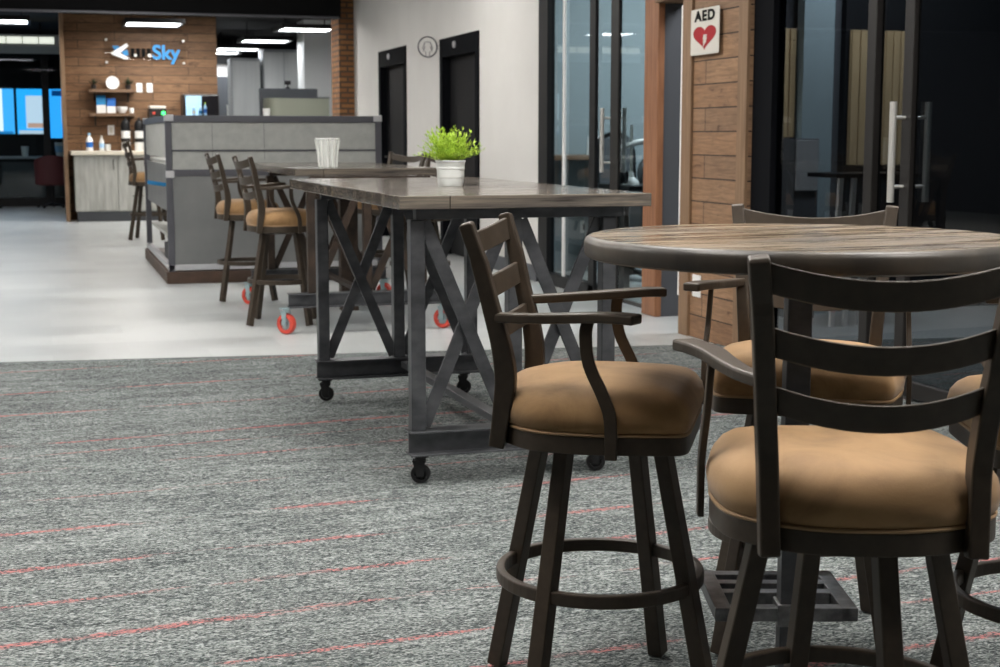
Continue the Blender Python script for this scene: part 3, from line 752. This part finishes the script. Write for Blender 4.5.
bm = nb(); lathe(bm, [(0, 0), (.04, 0), (.075, .05), (.08, .1), (.073, .1), (.035, .012), (0, .012)], 24)
tag(obj('white_bowl', bm, 'white', None, smooth=True, loc=(1.17, 23.66, 1.6255)), 'white bowl at the right end of the lower shelf', 'bowl')
bm = nb(); lathe(bm, [(0, 0), (.03, 0), (.035, .08), (.03, .08), (.026, .01), (0, .01)], 16)
tag(obj('small_cup', bm, 'white', None, smooth=True, loc=(1.31, 23.66, 1.6255)), 'tiny white cup beside the bowl on the lower shelf', 'cup')
for k, x in enumerate((1.445, 1.60)):
    t = thing('wall_switch', ['left', 'right'][k] + ' one of two white switch plates on the board wall beside the upper shelf', 'switch', (x, 23.8, 2.02), 0, 'white switch plates')
    obj('plate', bx(-.045, .045, -.008, 0, -.07, .07), 'white', t, .003); obj('rocker', bx(-.018, .018, -.013, -.0085, -.035, .035), 'signwhite', t, .002)
t = thing('wall_outlet', 'white socket plate low on the board wall above the worktop', 'outlet', (1.0, 23.8, 1.37))
obj('plate', bx(-.05, .05, -.008, 0, -.075, .075), 'white', t, .003); obj('socket', bx(-.018, .018, -.012, -.0085, -.04, .04), 'signwhite', t, .002)
def jug(label, x):
    t = thing('coffee_flask', label, 'flask', (x, 23.45, WT), 0, 'tall black and white flasks')
    bm = nb(); lathe(bm, [(0, 0), (.065, 0), (.068, .01), (.068, .30), (0, .30)], 24); obj('flask_body', bm, 'white', t, smooth=True)
    bm = nb(); lathe(bm, [(0, .301), (.069, .301), (.069, .40), (.045, .46), (.03, .47), (0, .47)], 24); obj('pump_lid', bm, 'black', t, smooth=True)
    bm = nb(); tube(bm, [(0, 0, .46), (0, 0, .50), (0, -.07, .50), (0, -.09, .47)], .012, 8); obj('spout', bm, 'black', t, smooth=True)
    bm = nb(); tube(bm, [(.06, 0, .32), (.11, 0, .31), (.11, 0, .12), (.066, 0, .1)], .01, 8); obj('handle', bm, 'black', t, smooth=True)
    bm = nb(); lathe(bm, [(.0685, .13), (.0695, .13), (.0695, .19), (.0685, .19)], 24); obj('band', bm, 'frame', t)
jug('black topped white coffee flask, left of the two on the worktop', 1.20); jug('black topped white coffee flask, right of the two on the worktop', 1.40)
bottle('white squeeze bottle at the left of the worktop', .66, 23.4, WT, .05, .27, 'white', 'ltblue', None, 'bluem')
bottle('small pale bottle right of the white squeeze bottle', .84, 23.4, WT, .035, .23, 'white', 'signwhite', None, 'ltblue')
t = thing('soap_dispenser', 'low clear container beside the small pale bottle on the worktop', 'container', (.93, 23.42, WT))
bm = nb(); lathe(bm, [(0, 0), (.04, 0), (.045, .1), (.04, .1), (.036, .01), (0, .01)], 16); obj('container_body', bm, 'vase', t, smooth=True)
t = thing('coffee_brewer', 'countertop brewer with tiny green and red lights, left of the black machine', 'brewer', (1.68, 23.5, WT))
bm = nb(); ext(bm, [(-.2, 0), (.2, 0), (.2, .64), (-.2, .64), (-.2, .5), (-.05, .5), (-.05, .08), (-.2, .08)], -.13, .13, 'x'); obj('brewer_body', bm, 'frame', t, .008)
obj('top_lid', bx(-.12, .12, -.18, .18, .641, .68), 'signwhite', t, .008)
bm = nb(); lathe(bm, [(0, -.01), (.03, -.01), (.03, 0), (0, 0)], 16, (.08, -.2, .57), 'y'); obj('green_lamp', bm, 'led_green', t)
bm = nb(); lathe(bm, [(0, -.01), (.02, -.01), (.02, 0), (0, 0)], 16, (-.06, -.2, .57), 'y'); obj('red_knob', bm, 'red', t)
bm = nb(); lathe(bm, [(0, 0), (.06, 0), (.07, .12), (.05, .2), (0, .2)], 20, (0, -.12, .09)); obj('jug', bm, 'smoke', t, smooth=True)
t = thing('espresso_machine', 'black glass fronted machine at the right of the coffee bar', 'machine', (2.33, 23.45, WT))
obj('machine_body', bx(-.27, .27, -.22, .3, 0, .86), 'frame', t, .012)
obj('glass_front', bx(-.25, .25, -.232, -.221, .35, .84), 'screenblack', t, .004)
obj('blue_reflection', bx(-.24, .0, -.236, -.2325, .45, .83), 'ltblue', t, .002)  # bluish reflection on the glass, painted as a thin pale blue sheet
bm = nb(); box(bm, -.05, .14, -.26, -.222, .1, .14); obj('dispenser', bm, 'chrome', t, .004)
# three little bottles on the station worktop seen above its rail
for k, (x, cm_, lab) in enumerate(((1.254, 'signwhite', 'left of three tiny bottles standing on the partition rail'), (1.31, 'blue', 'middle of three tiny bottles standing on the partition rail'), (1.35, 'led', 'right, green capped one of three tiny bottles on the partition rail'))):
    bottle(lab, x, 13.16, 1.4555, .014, (.075, .08, .11)[k], 'ltblue', 'leaf' if k == 2 else 'white', 'tiny bottles on the partition', cm_ if cm_ != 'led' else 'bluem')

# company sign on board wall
t = thing('wall_sign', 'clear acrylic sign with blue lettering high on the board wall', 'sign', (1.55, 23.8, 2.57))
obj('acrylic_plate', bx(-.62, .62, -.045, -.039, -.2, .2), 'acrylic', t, .002)
bm = nb()
for x in (-.58, .58):
    for z in (-.17, .17): lathe(bm, [(0, -.055), (.018, -.055), (.018, 0), (0, 0)], 14, (x, 0, z), 'y')
obj('standoff', bm, 'chrome', t)
bm = nb(); ext(bm, [(-.50, .08), (-.40, .08), (-.36, .02), (-.42, -.03)], -.055, -.046, 'y'); ext(bm, [(-.36, -.01), (-.27, .02), (-.25, -.06), (-.31, -.07)], -.055, -.046, 'y'); obj('blue_mark', bm, 'blue', t)
bm = nb(); ext(bm, [(-.28, .12), (-.25, .08), (-.38, -.03), (-.25, -.10), (-.28, -.13), (-.50, -.055), (-.50, -.02)], -.056, -.0465, 'y'); obj('white_mark', bm, 'white', t)
bm = nb()
for x in (-.19, -.11, -.03, .05): box(bm, x - .028, x + .028, -.053, -.046, -.085, .045)
obj('dark_lettering', bm, 'ink', t, .01)
bm = nb(); lathe(bm, [(0, -.06), (.022, -.06), (.022, -.054), (0, -.054)], 14, (-.15, 0, -.06), 'y'); lathe(bm, [(0, -.06), (.028, -.06), (.028, -.054), (0, -.054)], 14, (.06, 0, -.06), 'y'); obj('letter_dots', bm, 'signwhite', t)
text('lettering', 'Sky', .30, 'blue', t, (.31, -.052, -.02), (R(90), 0, 0), .008, .004)

# ------------------------------------------------------------------ left glazed office
e = thing('window_3', None, None); e['kind'] = 'structure'; del e['label']
bm = nb(); FV = 28.6
box(bm, -6.9, .45, FV, FV + .1, 0, .16); box(bm, .0, .125, FV, FV + .1, .16, 2.85); box(bm, -6.9, .45, FV, FV + .1, 2.82, 2.90)
obj('window_frame', bm, 'black', e, .004)
obj('window_glass', bx(-6.9, .0, FV + .045, FV + .055, .16, 2.82), 'glass', e)
obj('window_glass', bx(.125, .45, FV + .045, FV + .055, .16, 2.82), 'glass', e)
bm = nb()
for k in range(9): box(bm, -2.0 + .27 * k, -1.76 + .27 * k, FV - .03, FV, 3.0 - .02 - .0, 3.0 + .2) if False else box(bm, -2.0 + .27 * k, -1.76 + .27 * k, FV - .03, FV, 2.935, 2.975)
struct('trim_7', bx(-6.9, .45, FV, FV + .12, 2.90, 2.975), 'blue_wall')
struct('wall_office_back', bx(-6.9, 2.6, 33.0, 33.1, 0, 3.25), 'dark_wall')
bm.free()
# clerestory light box row above (lower soffit in front of the office)
t = thing('light_trough', 'row of lit square panels above the glazed office at the upper left', 'ceiling light', (-1.2, 27.6, 2.84))
obj('trough_body', bx(-1.8, 1.55, 0, .25, 0, .20), 'mid_wall', t)
obj('fascia', bx(-1.8, 1.55, .0, .02, -.13, -.001), 'blue_wall', t)
for x in (-1.5, 1.2): obj('hanger', bx(x, x + .03, .1, .13, .2, .409), 'black', t)
for k in range(12): obj('light_panel', bx(-1.78 + .27 * k, -1.53 + .27 * k, -.012, -.001, .045, .16), 'strip_lit', t)
def screen(nm, label, x0, x1, z0, z1_, parts):
    t = thing('monitor', label, 'screen', ((x0 + x1) / 2, 29.6, (z0 + z1_) / 2), 0, 'wall of lit screens'); w = (x1 - x0) / 2; h = (z1_ - z0) / 2
    obj('housing', bx(-w, w, 0, .06, -h, h), 'black', t, .004)
    obj('stand', bx(-.04, .04, .02, .045, .9005 - (z0 + z1_) / 2, -h + .001), 'black', t, .002)
    for i, (a, b, c_, d_, col, s) in enumerate(parts):
        m_ = mat('screen %s %d' % (nm, i), (.02, .02, .02), .4, emit=col, es=s)
        obj('display', bx(-w + .02 + a * (2 * w - .04), -w + .02 + b * (2 * w - .04), -.006 - .001 * i, -.001 - .001 * i, -h + .02 + c_ * (2 * h - .04), -h + .02 + d_ * (2 * h - .04)), m_, t)
B_ = (.02, .30, .75)
screen('a', 'leftmost bright white screen behind the glazed front', -2.0, -.49, 1.30, 2.18, [(0, 1, 0, 1, (.80, .88, 1), 1.7), (.86, 1, 0, 1, (.05, .42, .95), 1.6), (.0, .98, 0, .06, B_, 1.)])
screen('b', 'blue and white screen with a grey window on it, centre of the three', -.48, .10, 1.30, 2.18, [(0, 1, 0, 1, (.02, .40, .95), 1.6), (.3, .98, .12, .85, (.62, .75, .9), 1.3), (.35, .98, .14, .24, (.75, .45, .35), 1.), (.05, .98, .0, .08, (.7, .85, 1), 1.)])
screen('c', 'blue screen with an orange blot, right of the black mullion', .11, .62, 1.22, 2.18, [(0, 1, 0, 1, (.03, .38, .95), 1.6), (.45, .75, .3, .8, (.65, .75, .95), 1.), (.5, .65, .5, .78, (.95, .5, .25), 1.), (.1, .9, .86, .97, (.0, .06, .25), 1.)])
t = thing('office_desk', 'long grey desk behind the glazed front under the screens', 'desk', (-.7, 29.25, 0))
obj('desktop', bx(-1.6, 1.2, -.35, .55, .86, .90), 'mid_wall', t, .004); obj('modesty_panel', bx(-1.5, 1.1, -.2, -.17, .16, .80), 'grey_wall', t)
for x in (-1.55, 1.12): obj('leg', bx(x, x + .05, -.3, .25, 0, .86), 'black', t, .003)
def cup(label, x, y, z, r, h, m, band=None):
    bm = nb(); lathe(bm, [(0, 0), (r * .75, 0), (r, h), (r * .92, h), (r * .68, .01), (0, .01)], 18); t = thing('cup', label, 'cup', (x, y, z)); obj('cup_body', bm, m, t, smooth=True)
    if band:
        bm = nb(); lathe(bm, [(r * .84, h * .3), (r * .86, h * .3), (r * .96, h * .75), (r * .94, h * .75)], 18); obj('sleeve', bm, band, t)
cup('white paper cup on the office desk left of the black mullion', -.34, 29.1, .9005, .07, .19, 'white')
cup('blue banded cup on the office desk right of the black mullion', .30, 29.1, .9005, .11, .26, 'white', 'ltblue')
def tubchair(label, x, y, rz, m):
    t = thing('office_chair', label, 'chair', (x, y, 0), rz)
    bm = nb()
    for s, zz in enumerate(range(9)): pass
    pts = [(.27 * math.cos(a), .27 * math.sin(a)) for a in [R(50 + k * 13) for k in range(21)]]
    rows = []
    for k, (a, b) in enumerate(pts):
        q = math.sin(PI * k / 20); zt = .70 + .24 * q
        rows.append([bm.verts.new(v) for v in ((a, b, .42), (a * 1.12, b * 1.12, .42), (a * 1.18, b * 1.18, zt), (a * 1.02, b * 1.02, zt))])
    for a, b in zip(rows, rows[1:]):
        for k in range(4): bm.faces.new((a[k], a[(k + 1) % 4], b[(k + 1) % 4], b[k]))
    bm.faces.new(rows[0][::-1]); bm.faces.new(rows[-1]); obj('shell_back', bm, m, t, .01, smooth=True)
    bm = nb(); lathe(bm, [(0, .40), (.24, .40), (.26, .43), (.25, .48), (0, .50)], 28); obj('seat', bm, m, t, smooth=True)
    bm = nb(); tube(bm, [(0, 0, .06), (0, 0, .40)], .025, 10); obj('stem', bm, 'black', t)
    for k in range(5):
        a = k * 2 * PI / 5; bm = nb(); bar(bm, (0, 0, .09), (.28 * math.cos(a), .28 * math.sin(a), .04), .04, .03); lathe(bm, [(0, -.015), (.03, -.015), (.03, .015), (0, .015)], 12, (.28 * math.cos(a), .28 * math.sin(a), .03), 'x'); obj('foot', bm, 'black', t)
    return t
tubchair('dark red upholstered chair behind the glazed front, beside the black mullion', .13, 27.9, R(90), 'orange')
tubchair('black chair at the far left edge behind the partition glass', -1.05, 27.9, R(60), 'black')

# ------------------------------------------------------------------ hall beyond
struct('wall_hall_end', bx(2.6, 9.9, 31.0, 31.1, 0, 2.74), 'wall')
struct('trim_9', bx(2.64, 9.9, 30.9, 31.1, 2.74, 3.25), 'ceil')
struct('wall_hall_left', bx(2.56, 2.64, 24.1, 31.0, 0, 3.25), 'wall')
e = thing('door_5', None, None); e['kind'] = 'structure'; del e['label']
obj('door_leaf', bx(3.38, 3.68, 30.94, 30.99, 0, 2.48), 'grey_wall', e); bm = nb(); tube(bm, [(3.62, 30.93, 1.1), (3.62, 30.88, 1.1), (3.62, 30.88, 1.9), (3.62, 30.93, 1.9)], .012, 8); obj('door_handle', bm, 'chrome', e)
def tall(label, x0, x1, y0, h, n, d=.7):
    t = thing('tall_cabinet', label, 'cabinet', (x0, y0, 0)); w = x1 - x0
    obj('body', bx(0, w, .02, d, 0, h), 'mid_wall', t, .003)
    for k in range(n):
        dd = obj('door', bx(k * w / n + .008, (k + 1) * w / n - .008, 0, .02, .1, h - .05), 'cabtall', t, .003)
        bm = nb(); tube(bm, [(k * w / n + .06, 0, 1.35), (k * w / n + .06, -.03, 1.35), (k * w / n + .3 * w / n + .05, -.03, 1.35), (k * w / n + .3 * w / n + .05, 0, 1.35)], .01, 8); obj('handle', bm, 'frame', dd)
    return t
tall('pale grey tall cabinet in the hall beside the dark door', 3.40, 3.93, 28.2, 2.72, 1)
tall('pair of grey tall cabinets farther right in the hall', 3.97, 4.72, 28.0, 2.88, 2)
struct('wall_hall_right', bx(4.74, 9.8, 28.0, 28.1, 0, 2.9), 'mid_wall')
t = thing('reception_screen', 'olive grey curved partition behind the grey station', 'partition', (3.55, 24.7, 0))
bm = nb(); pth = [(0, .35, .95), (.03, .1, .95), (.14, .0, .95), (.35, 0, .95), (.75, 0, .95), (1.02, 0, .95)]
sweep(bm, cr(pth, 5), .05, 1.9, (0, 0, 1)); obj('screen_panel', bm, 'olive', t, smooth=True)
obj('back_screen', bx(-.08, .90, .38, .43, 0, 2.07), 'grey_wall', t, .01)
obj('top_cap', bx(.30, 1.03, -.035, .035, 1.90, 1.92), 'darkalu', t)
cup('white paper cup on the back rail of the grey partition, left of the olive screen', 2.285, 15.99, 1.4555, .042, .115, 'white')
t = thing('desk_camera', 'small dark device on top of the dark screen behind the olive partition', 'device', (3.95, 25.105, 2.0705))
bm = nb(); lathe(bm, [(0, 0), (.04, 0), (.04, .02), (.012, .03), (.012, .06), (0, .06)], 14); obj('stand', bm, 'black', t)
bm = nb(); box(bm, -.05, .05, -.03, .03, .06, .13); obj('head', bm, 'frame', t, .01)

# ------------------------------------------------------------------ meeting room contents
t = thing('wall_counter', 'brown topped counter seen through the meeting room glass', 'counter', (4.75, 13.0, 0))
obj('counter_top', bx(-.40, .22, -.2, .29, 1.06, 1.105), 'shelf', t, .004)
for x in (-.3, .15): obj('support', bx(x, x + .03, .0, .28, .0, 1.06), 'blue_wall', t)
bm = nb(); ext(bm, [(-.06, 0), (.06, 0), (.05, .17), (-.05, .17)], -.015, .015, 'y')
tag(obj('paper_card', bm, 'white', None, loc=(4.86, 12.95, 1.1055)), 'white card standing on the counter behind the glass', 'card')
t = thing('wall_outlet', 'white socket plate low on the pale wall behind the glass', 'outlet', (4.905, 13.3, .42))
obj('plate', bx(-.04, .04, -.008, 0, -.06, .06), 'white', t, .003); obj('plug', bx(-.015, .02, -.04, -.0085, -.03, .03), 'frame', t, .003)
bm = nb(); tube(bm, cr([(0, -.02, 0), (.03, -.05, -.1), (.10, -.03, -.25), (.18, -.02, -.36)], 5), .006, 6); obj('cord', bm, 'frame', t)
t = thing('meeting_desk', 'dark desk with slate panel behind the glass, left of the timber post', 'desk', (4.78, 11.3, 0))
obj('desktop', bx(-.36, 1.2, -.35, .4, .85, .885), 'black', t, .004); obj('front_panel', bx(-.34, 1.18, -.32, -.29, .30, .849), 'grey_wall', t)
for x in (-.34, 1.12): obj('leg', bx(x, x + .05, -.2, .35, .0, .849), 'black', t)
t = thing('microphone_arm', 'white boom arm on a round foot standing on the dark desk behind the glass', 'boom arm', (4.575, 11.3, .8855))
bm = nb(); lathe(bm, [(0, 0), (.07, 0), (.06, .03), (.025, .06), (.018, .1), (0, .1)], 20); obj('foot', bm, 'white', t, smooth=True)
bm = nb(); tube(bm, [(0, 0, .09), (0, 0, .48)], .013, 12); obj('pole', bm, 'chrome', t, smooth=True)
bm = nb(); tube(bm, cr([(-.11, .0, .29), (-.03, 0, .32), (.08, 0, .345), (.16, 0, .35)], 4), .024, 12); obj('boom', bm, 'white', t, smooth=True)
t = thing('meeting_chair', 'black mesh office chair behind the glass, partly hidden by the timber post', 'chair', (4.98, 12.25, 0), R(-70))
bm = nb(); pts = cr([(-.2, -.2, .60), (-.24, -.22, .9), (-.26, -.2, 1.2), (-.26, 0, 1.30), (-.26, .2, 1.2), (-.24, .22, .9), (-.2, .2, .60)], 4); sweep(bm, pts, .035, .035, (1, 0, 0)); obj('back_frame', bm, 'black', t)
bm = nb(); box(bm, -.245, -.235, -.2, .2, .62, 1.26); obj('back_mesh', bm, 'grey_wall', t)
obj('seat', bx(-.22, .25, -.24, .24, .44, .52), 'black', t, .03)
bm = nb(); tube(bm, [(0, 0, .05), (0, 0, .44)], .03, 10); obj('stem', bm, 'black', t)
for k in range(5):
    a = k * 2 * PI / 5; bm = nb(); bar(bm, (0, 0, .09), (.3 * math.cos(a), .3 * math.sin(a), .03), .045, .03); obj('foot', bm, 'black', t)
def bag(label, x, y, z, s, m, g=None):
    bm = nb(); bmesh.ops.create_icosphere(bm, subdivisions=3, radius=1)
    for v in bm.verts:
        n = v.co.normalized(); k = 1 + .18 * math.sin(5 * n.x + 3 * n.z) * math.cos(4 * n.y)
        v.co = Vector((n.x * s[0] * k, n.y * s[1] * k, max(-.75, n.z) * s[2] * k + s[2] * .9))
    return tag(obj('bundle', bm, m, None, smooth=True, loc=(x, y, z)), label, 'bundle', g)
bag('dark crumpled bundle on the desk left of the boom arm foot', 4.475, 11.22, .889, (.04, .05, .07), 'black')
bag('dark crumpled bundle on the desk right of the boom arm foot', 4.70, 11.33, .889, (.055, .06, .1), 'grey_wall')

# ------------------------------------------------------------------ dark room contents
for k, (v0, v1) in enumerate(()): pass
def slat(x0, x1, y, z0, z1_, m, label):
    t = thing('wall_panel', label, 'wall panel', ((x0 + x1) / 2, y, z0), 0, None); w = (x1 - x0) / 2
    n = max(2, int(w * 2 / .05))
    obj('backing', bx(-w, w, -.015, 0, 0, z1_ - z0), m, t)
    for i in range(n):
        a = -w + i * 2 * w / n; obj('rib', bx(a + .006, a + 2 * w / n - .006, -.03, -.0152, 0, z1_ - z0), m, t, .002)
slat(5.01, 5.125, 9.6, 1.27, 2.03, 'taupe', 'left tan ribbed panel deep behind the dark glass')
slat(5.56, 5.70, 9.6, 1.07, 2.03, 'taupe', 'middle tan ribbed panel behind the dark glass, beside the bronze stile')
slat(5.84, 6.02, 9.6, 1.07, 2.03, 'taupe', 'right tan ribbed panel behind the dark glass, between the two stiles')
struct('trim_8', bx(5.14, 5.38, 9.5, 9.6, 0, 2.9), 'steelblue', label='pale blue grey column behind the dark glass')
t = thing('cabinet_unit', 'low grey box cabinet behind the dark glass below the left tan panel', 'cabinet', (5.07, 9.45, 0))
obj('body', bx(-.09, .10, -.15, .14, .0, 1.26), 'grey_wall', t, .004); obj('door', bx(-.08, .09, -.165, -.151, .9, 1.25), 'mid_wall', t, .003)
t = thing('side_table', 'black topped narrow table with white legs behind the dark glass', 'table', (5.15, 9.0, 0))
obj('table_top', bx(-.12, .55, -.2, .2, 1.0, 1.03), 'black', t, .004)
for x in (-.10, .0, .10): 
    bm = nb(); bar(bm, (x, -.15, 0), (x + .04, -.15, .999), .03, .03, (0, 1, 0)); obj('leg', bm, 'white', t)
# ------------------------------------------------------------------ AED sign, switch on plank wall
t = thing('aed_sign', 'white AED sign with a red heart and lightning bolt on the board wall', 'sign', (PU - .0225, 8.475, 1.915))
def rrect(w, h, r, n=5):
    out = []
    for cx, cy, a0 in ((w - r, h - r, 0), (-w + r, h - r, 90), (-w + r, -h + r, 180), (w - r, -h + r, 270)):
        for k in range(n + 1): a = R(a0 + 90 * k / n); out.append((cx + r * math.cos(a), cy + r * math.sin(a)))
    return out
bm = nb(); ext(bm, rrect(.205, .140, .012), -.003, 0, 'x'); obj('plate', bm, 'signwhite', t)
heart = []
for k in range(48):
    a = k * 2 * PI / 48; x = 16 * math.sin(a) ** 3; y = 13 * math.cos(a) - 5 * math.cos(2 * a) - 2 * math.cos(3 * a) - math.cos(4 * a)
    heart.append((-x * .0104, y * .0050 - .028))
bm = nb(); ext(bm, heart[::-1], -.0045, -.0032, 'x'); obj('heart', bm, 'redsign', t)
bolt = [(a * .62, b * .58 - .036) for a, b in [(.02, .045), (-.06, .045), (-.045, .012), (-.065, .012), (-.035, -.025), (-.05, -.025), (.035, -.085), (.012, -.04), (.035, -.04), (.012, -.008), (.035, -.008)]]
bm = nb(); ext(bm, [(a, b - .02 + .01) for a, b in bolt], -.0060, -.0047, 'x'); obj('lightning_bolt', bm, 'signwhite', t)
text('lettering', 'AED', .085, 'ink', t, (-.0045, 0, .092), (R(90), 0, R(-90)), .004, .0008, 1.6)
t = thing('wall_switch', 'white switch plate low on the board wall under the round tabletop', 'switch', (PU - .0005, 8.575, .335))
obj('plate', bx(-.008, 0, -.06, .06, -.07, .07), 'white', t, .003); obj('rocker', bx(-.012, -.0085, -.02, .02, -.035, .035), 'signwhite', t, .002)

# ------------------------------------------------------------------ ceiling lights
def clight(label, x, y, z, m='lamp', L_=1.2, W_=.6, first=None, group='recessed ceiling panels'):
    if first is None:
        t = thing('ceiling_light', label, 'ceiling light', (x, y, z), 0, group)
        bm = nb()
        for a in ((-L_/2 - .04, L_/2 + .04, -W_/2 - .04, -W_/2), (-L_/2 - .04, L_/2 + .04, W_/2, W_/2 + .04), (-L_/2 - .04, -L_/2, -W_/2, W_/2), (L_/2, L_/2 + .04, -W_/2, W_/2)): box(bm, *a, -.07, 0)
        box(bm, -L_/2, L_/2, -W_/2, W_/2, -.012, -.001)
        obj('housing', bm, 'black', t)
        if z < 3.2:
            for q in (-.4, .4): obj('hanger', bx(q * L_ - .008, q * L_ + .008, -.008, .008, -.03, 3.249 - z), 'black', t)
        obj('diffuser', bx(-L_/2, L_/2, -W_/2, W_/2, -.05, -.03), m, t)
        return t
    t = copy_tree(first); t.location = (x, y, z); t['label'] = label; return t
ff = clight('lit ceiling panel in front of the board wall, right above the blue sign', 1.62, 22.95, 2.98, 'lamp', .78, .9)
for lab, x, y in (('lit ceiling panel nearest the white column', 3.97, 23.42), ('second lit ceiling panel of the hall row', 3.77, 26.4), ('third lit ceiling panel of the hall row', 3.61, 29.0), ('farthest lit ceiling panel of the hall row, beside the board wall', 3.40, 30.4), ('lit ceiling panel at the upper left corner over the glazed office', -.55, 22.98)):
    clight(lab, x, y, 2.98, first=ff)
clight('added fill panel hidden just beyond the black soffit', 2.6, 21.7, 3.2, 'fill_lamp', .78, .9)  # added helper, hidden by the soffit, lifts the front of the hall column
for x, y in ((-3.2, 26.0), (-2.2, 24.6), (-4.6, 23.6)):  # added out of view to brighten the left bay
    o = clight('unseen fill panel beyond the black soffit', x, y, 3.2, first=ff, group='added fill panels beyond the soffit'); o['group'] = 'added fill panels beyond the soffit'
fm = None
for i, (x, y) in enumerate([(2.9, 1.3), (2.7, 3.3), (-4.2, 5.5), (-1.4, 5.5), (1.4, 5.0), (-4.2, 9.5), (-1.4, 9.5), (1.8, 9.0), (-4.2, 13.5), (-1.4, 13.5), (2.2, 13.5), (-4.2, 17.5), (1.2, 17.3), (.1, 2.9)]):  # unseen panels added as fill, placed for how they light the chairs
    o = clight('added fill panel over the carpeted bar area', x, y, HC, 'fill_lamp', 1.2, .6, fm, 'fill panels over the bar area')
    if fm is None: fm = o
def alight(name, x, y, z, sx, sy, p, col=(1, .96, .9)):
    l = bpy.data.lights.new(name, 'AREA'); l.shape = 'RECTANGLE'; l.size = sx; l.size_y = sy; l.energy = p; l.color = col
    o = bpy.data.objects.new(name, l); C.objects.link(o); o.location = (x, y, z); return o
alight('meeting room light', 5.9, 11.5, 3.3, 1.2, 1.2, 150, (.92, .97, 1))
alight('dark room fill', 5.5, 8.7, 3.4, 1.2, .3, 90, (.95, .97, 1))  # added unseen fill that lifts the tan panels behind the glass
alight('office light', -1.5, 30.5, 2.9, 2, .6, 25, (.9, .95, 1))
alight('coffee light', 1.5, 22.6, 2.85, 1.6, .3, 30, (1, .9, .78))

# ------------------------------------------------------------------ world, camera
w = bpy.data.worlds.new('World'); S.world = w; w.use_nodes = True
w.node_tree.nodes['Background'].inputs[0].default_value = (.8, .85, .9, 1); w.node_tree.nodes['Background'].inputs[1].default_value = .3
cam = bpy.data.cameras.new('Camera'); co = bpy.data.objects.new('Camera', cam); C.objects.link(co)
co.location = (0, 0, 1.276); co.rotation_euler = (PI / 2 - .1325, 0, R(-17))
cam.sensor_width = 36; cam.lens = 1480 * 36 / 1000; cam.clip_start = .05
cam.dof.use_dof = True; cam.dof.focus_distance = 3.7; cam.dof.aperture_fstop = 8.5
S.camera = co
vs = S.view_settings; vs.view_transform = 'Standard'; vs.look = 'None'; vs.exposure = 0; vs.gamma = 1; vs.use_curve_mapping = False
S.cycles.use_denoising = True; S.cycles.max_bounces = 8; S.cycles.sample_clamp_indirect = 6; S.cycles.transparent_max_bounces = 16
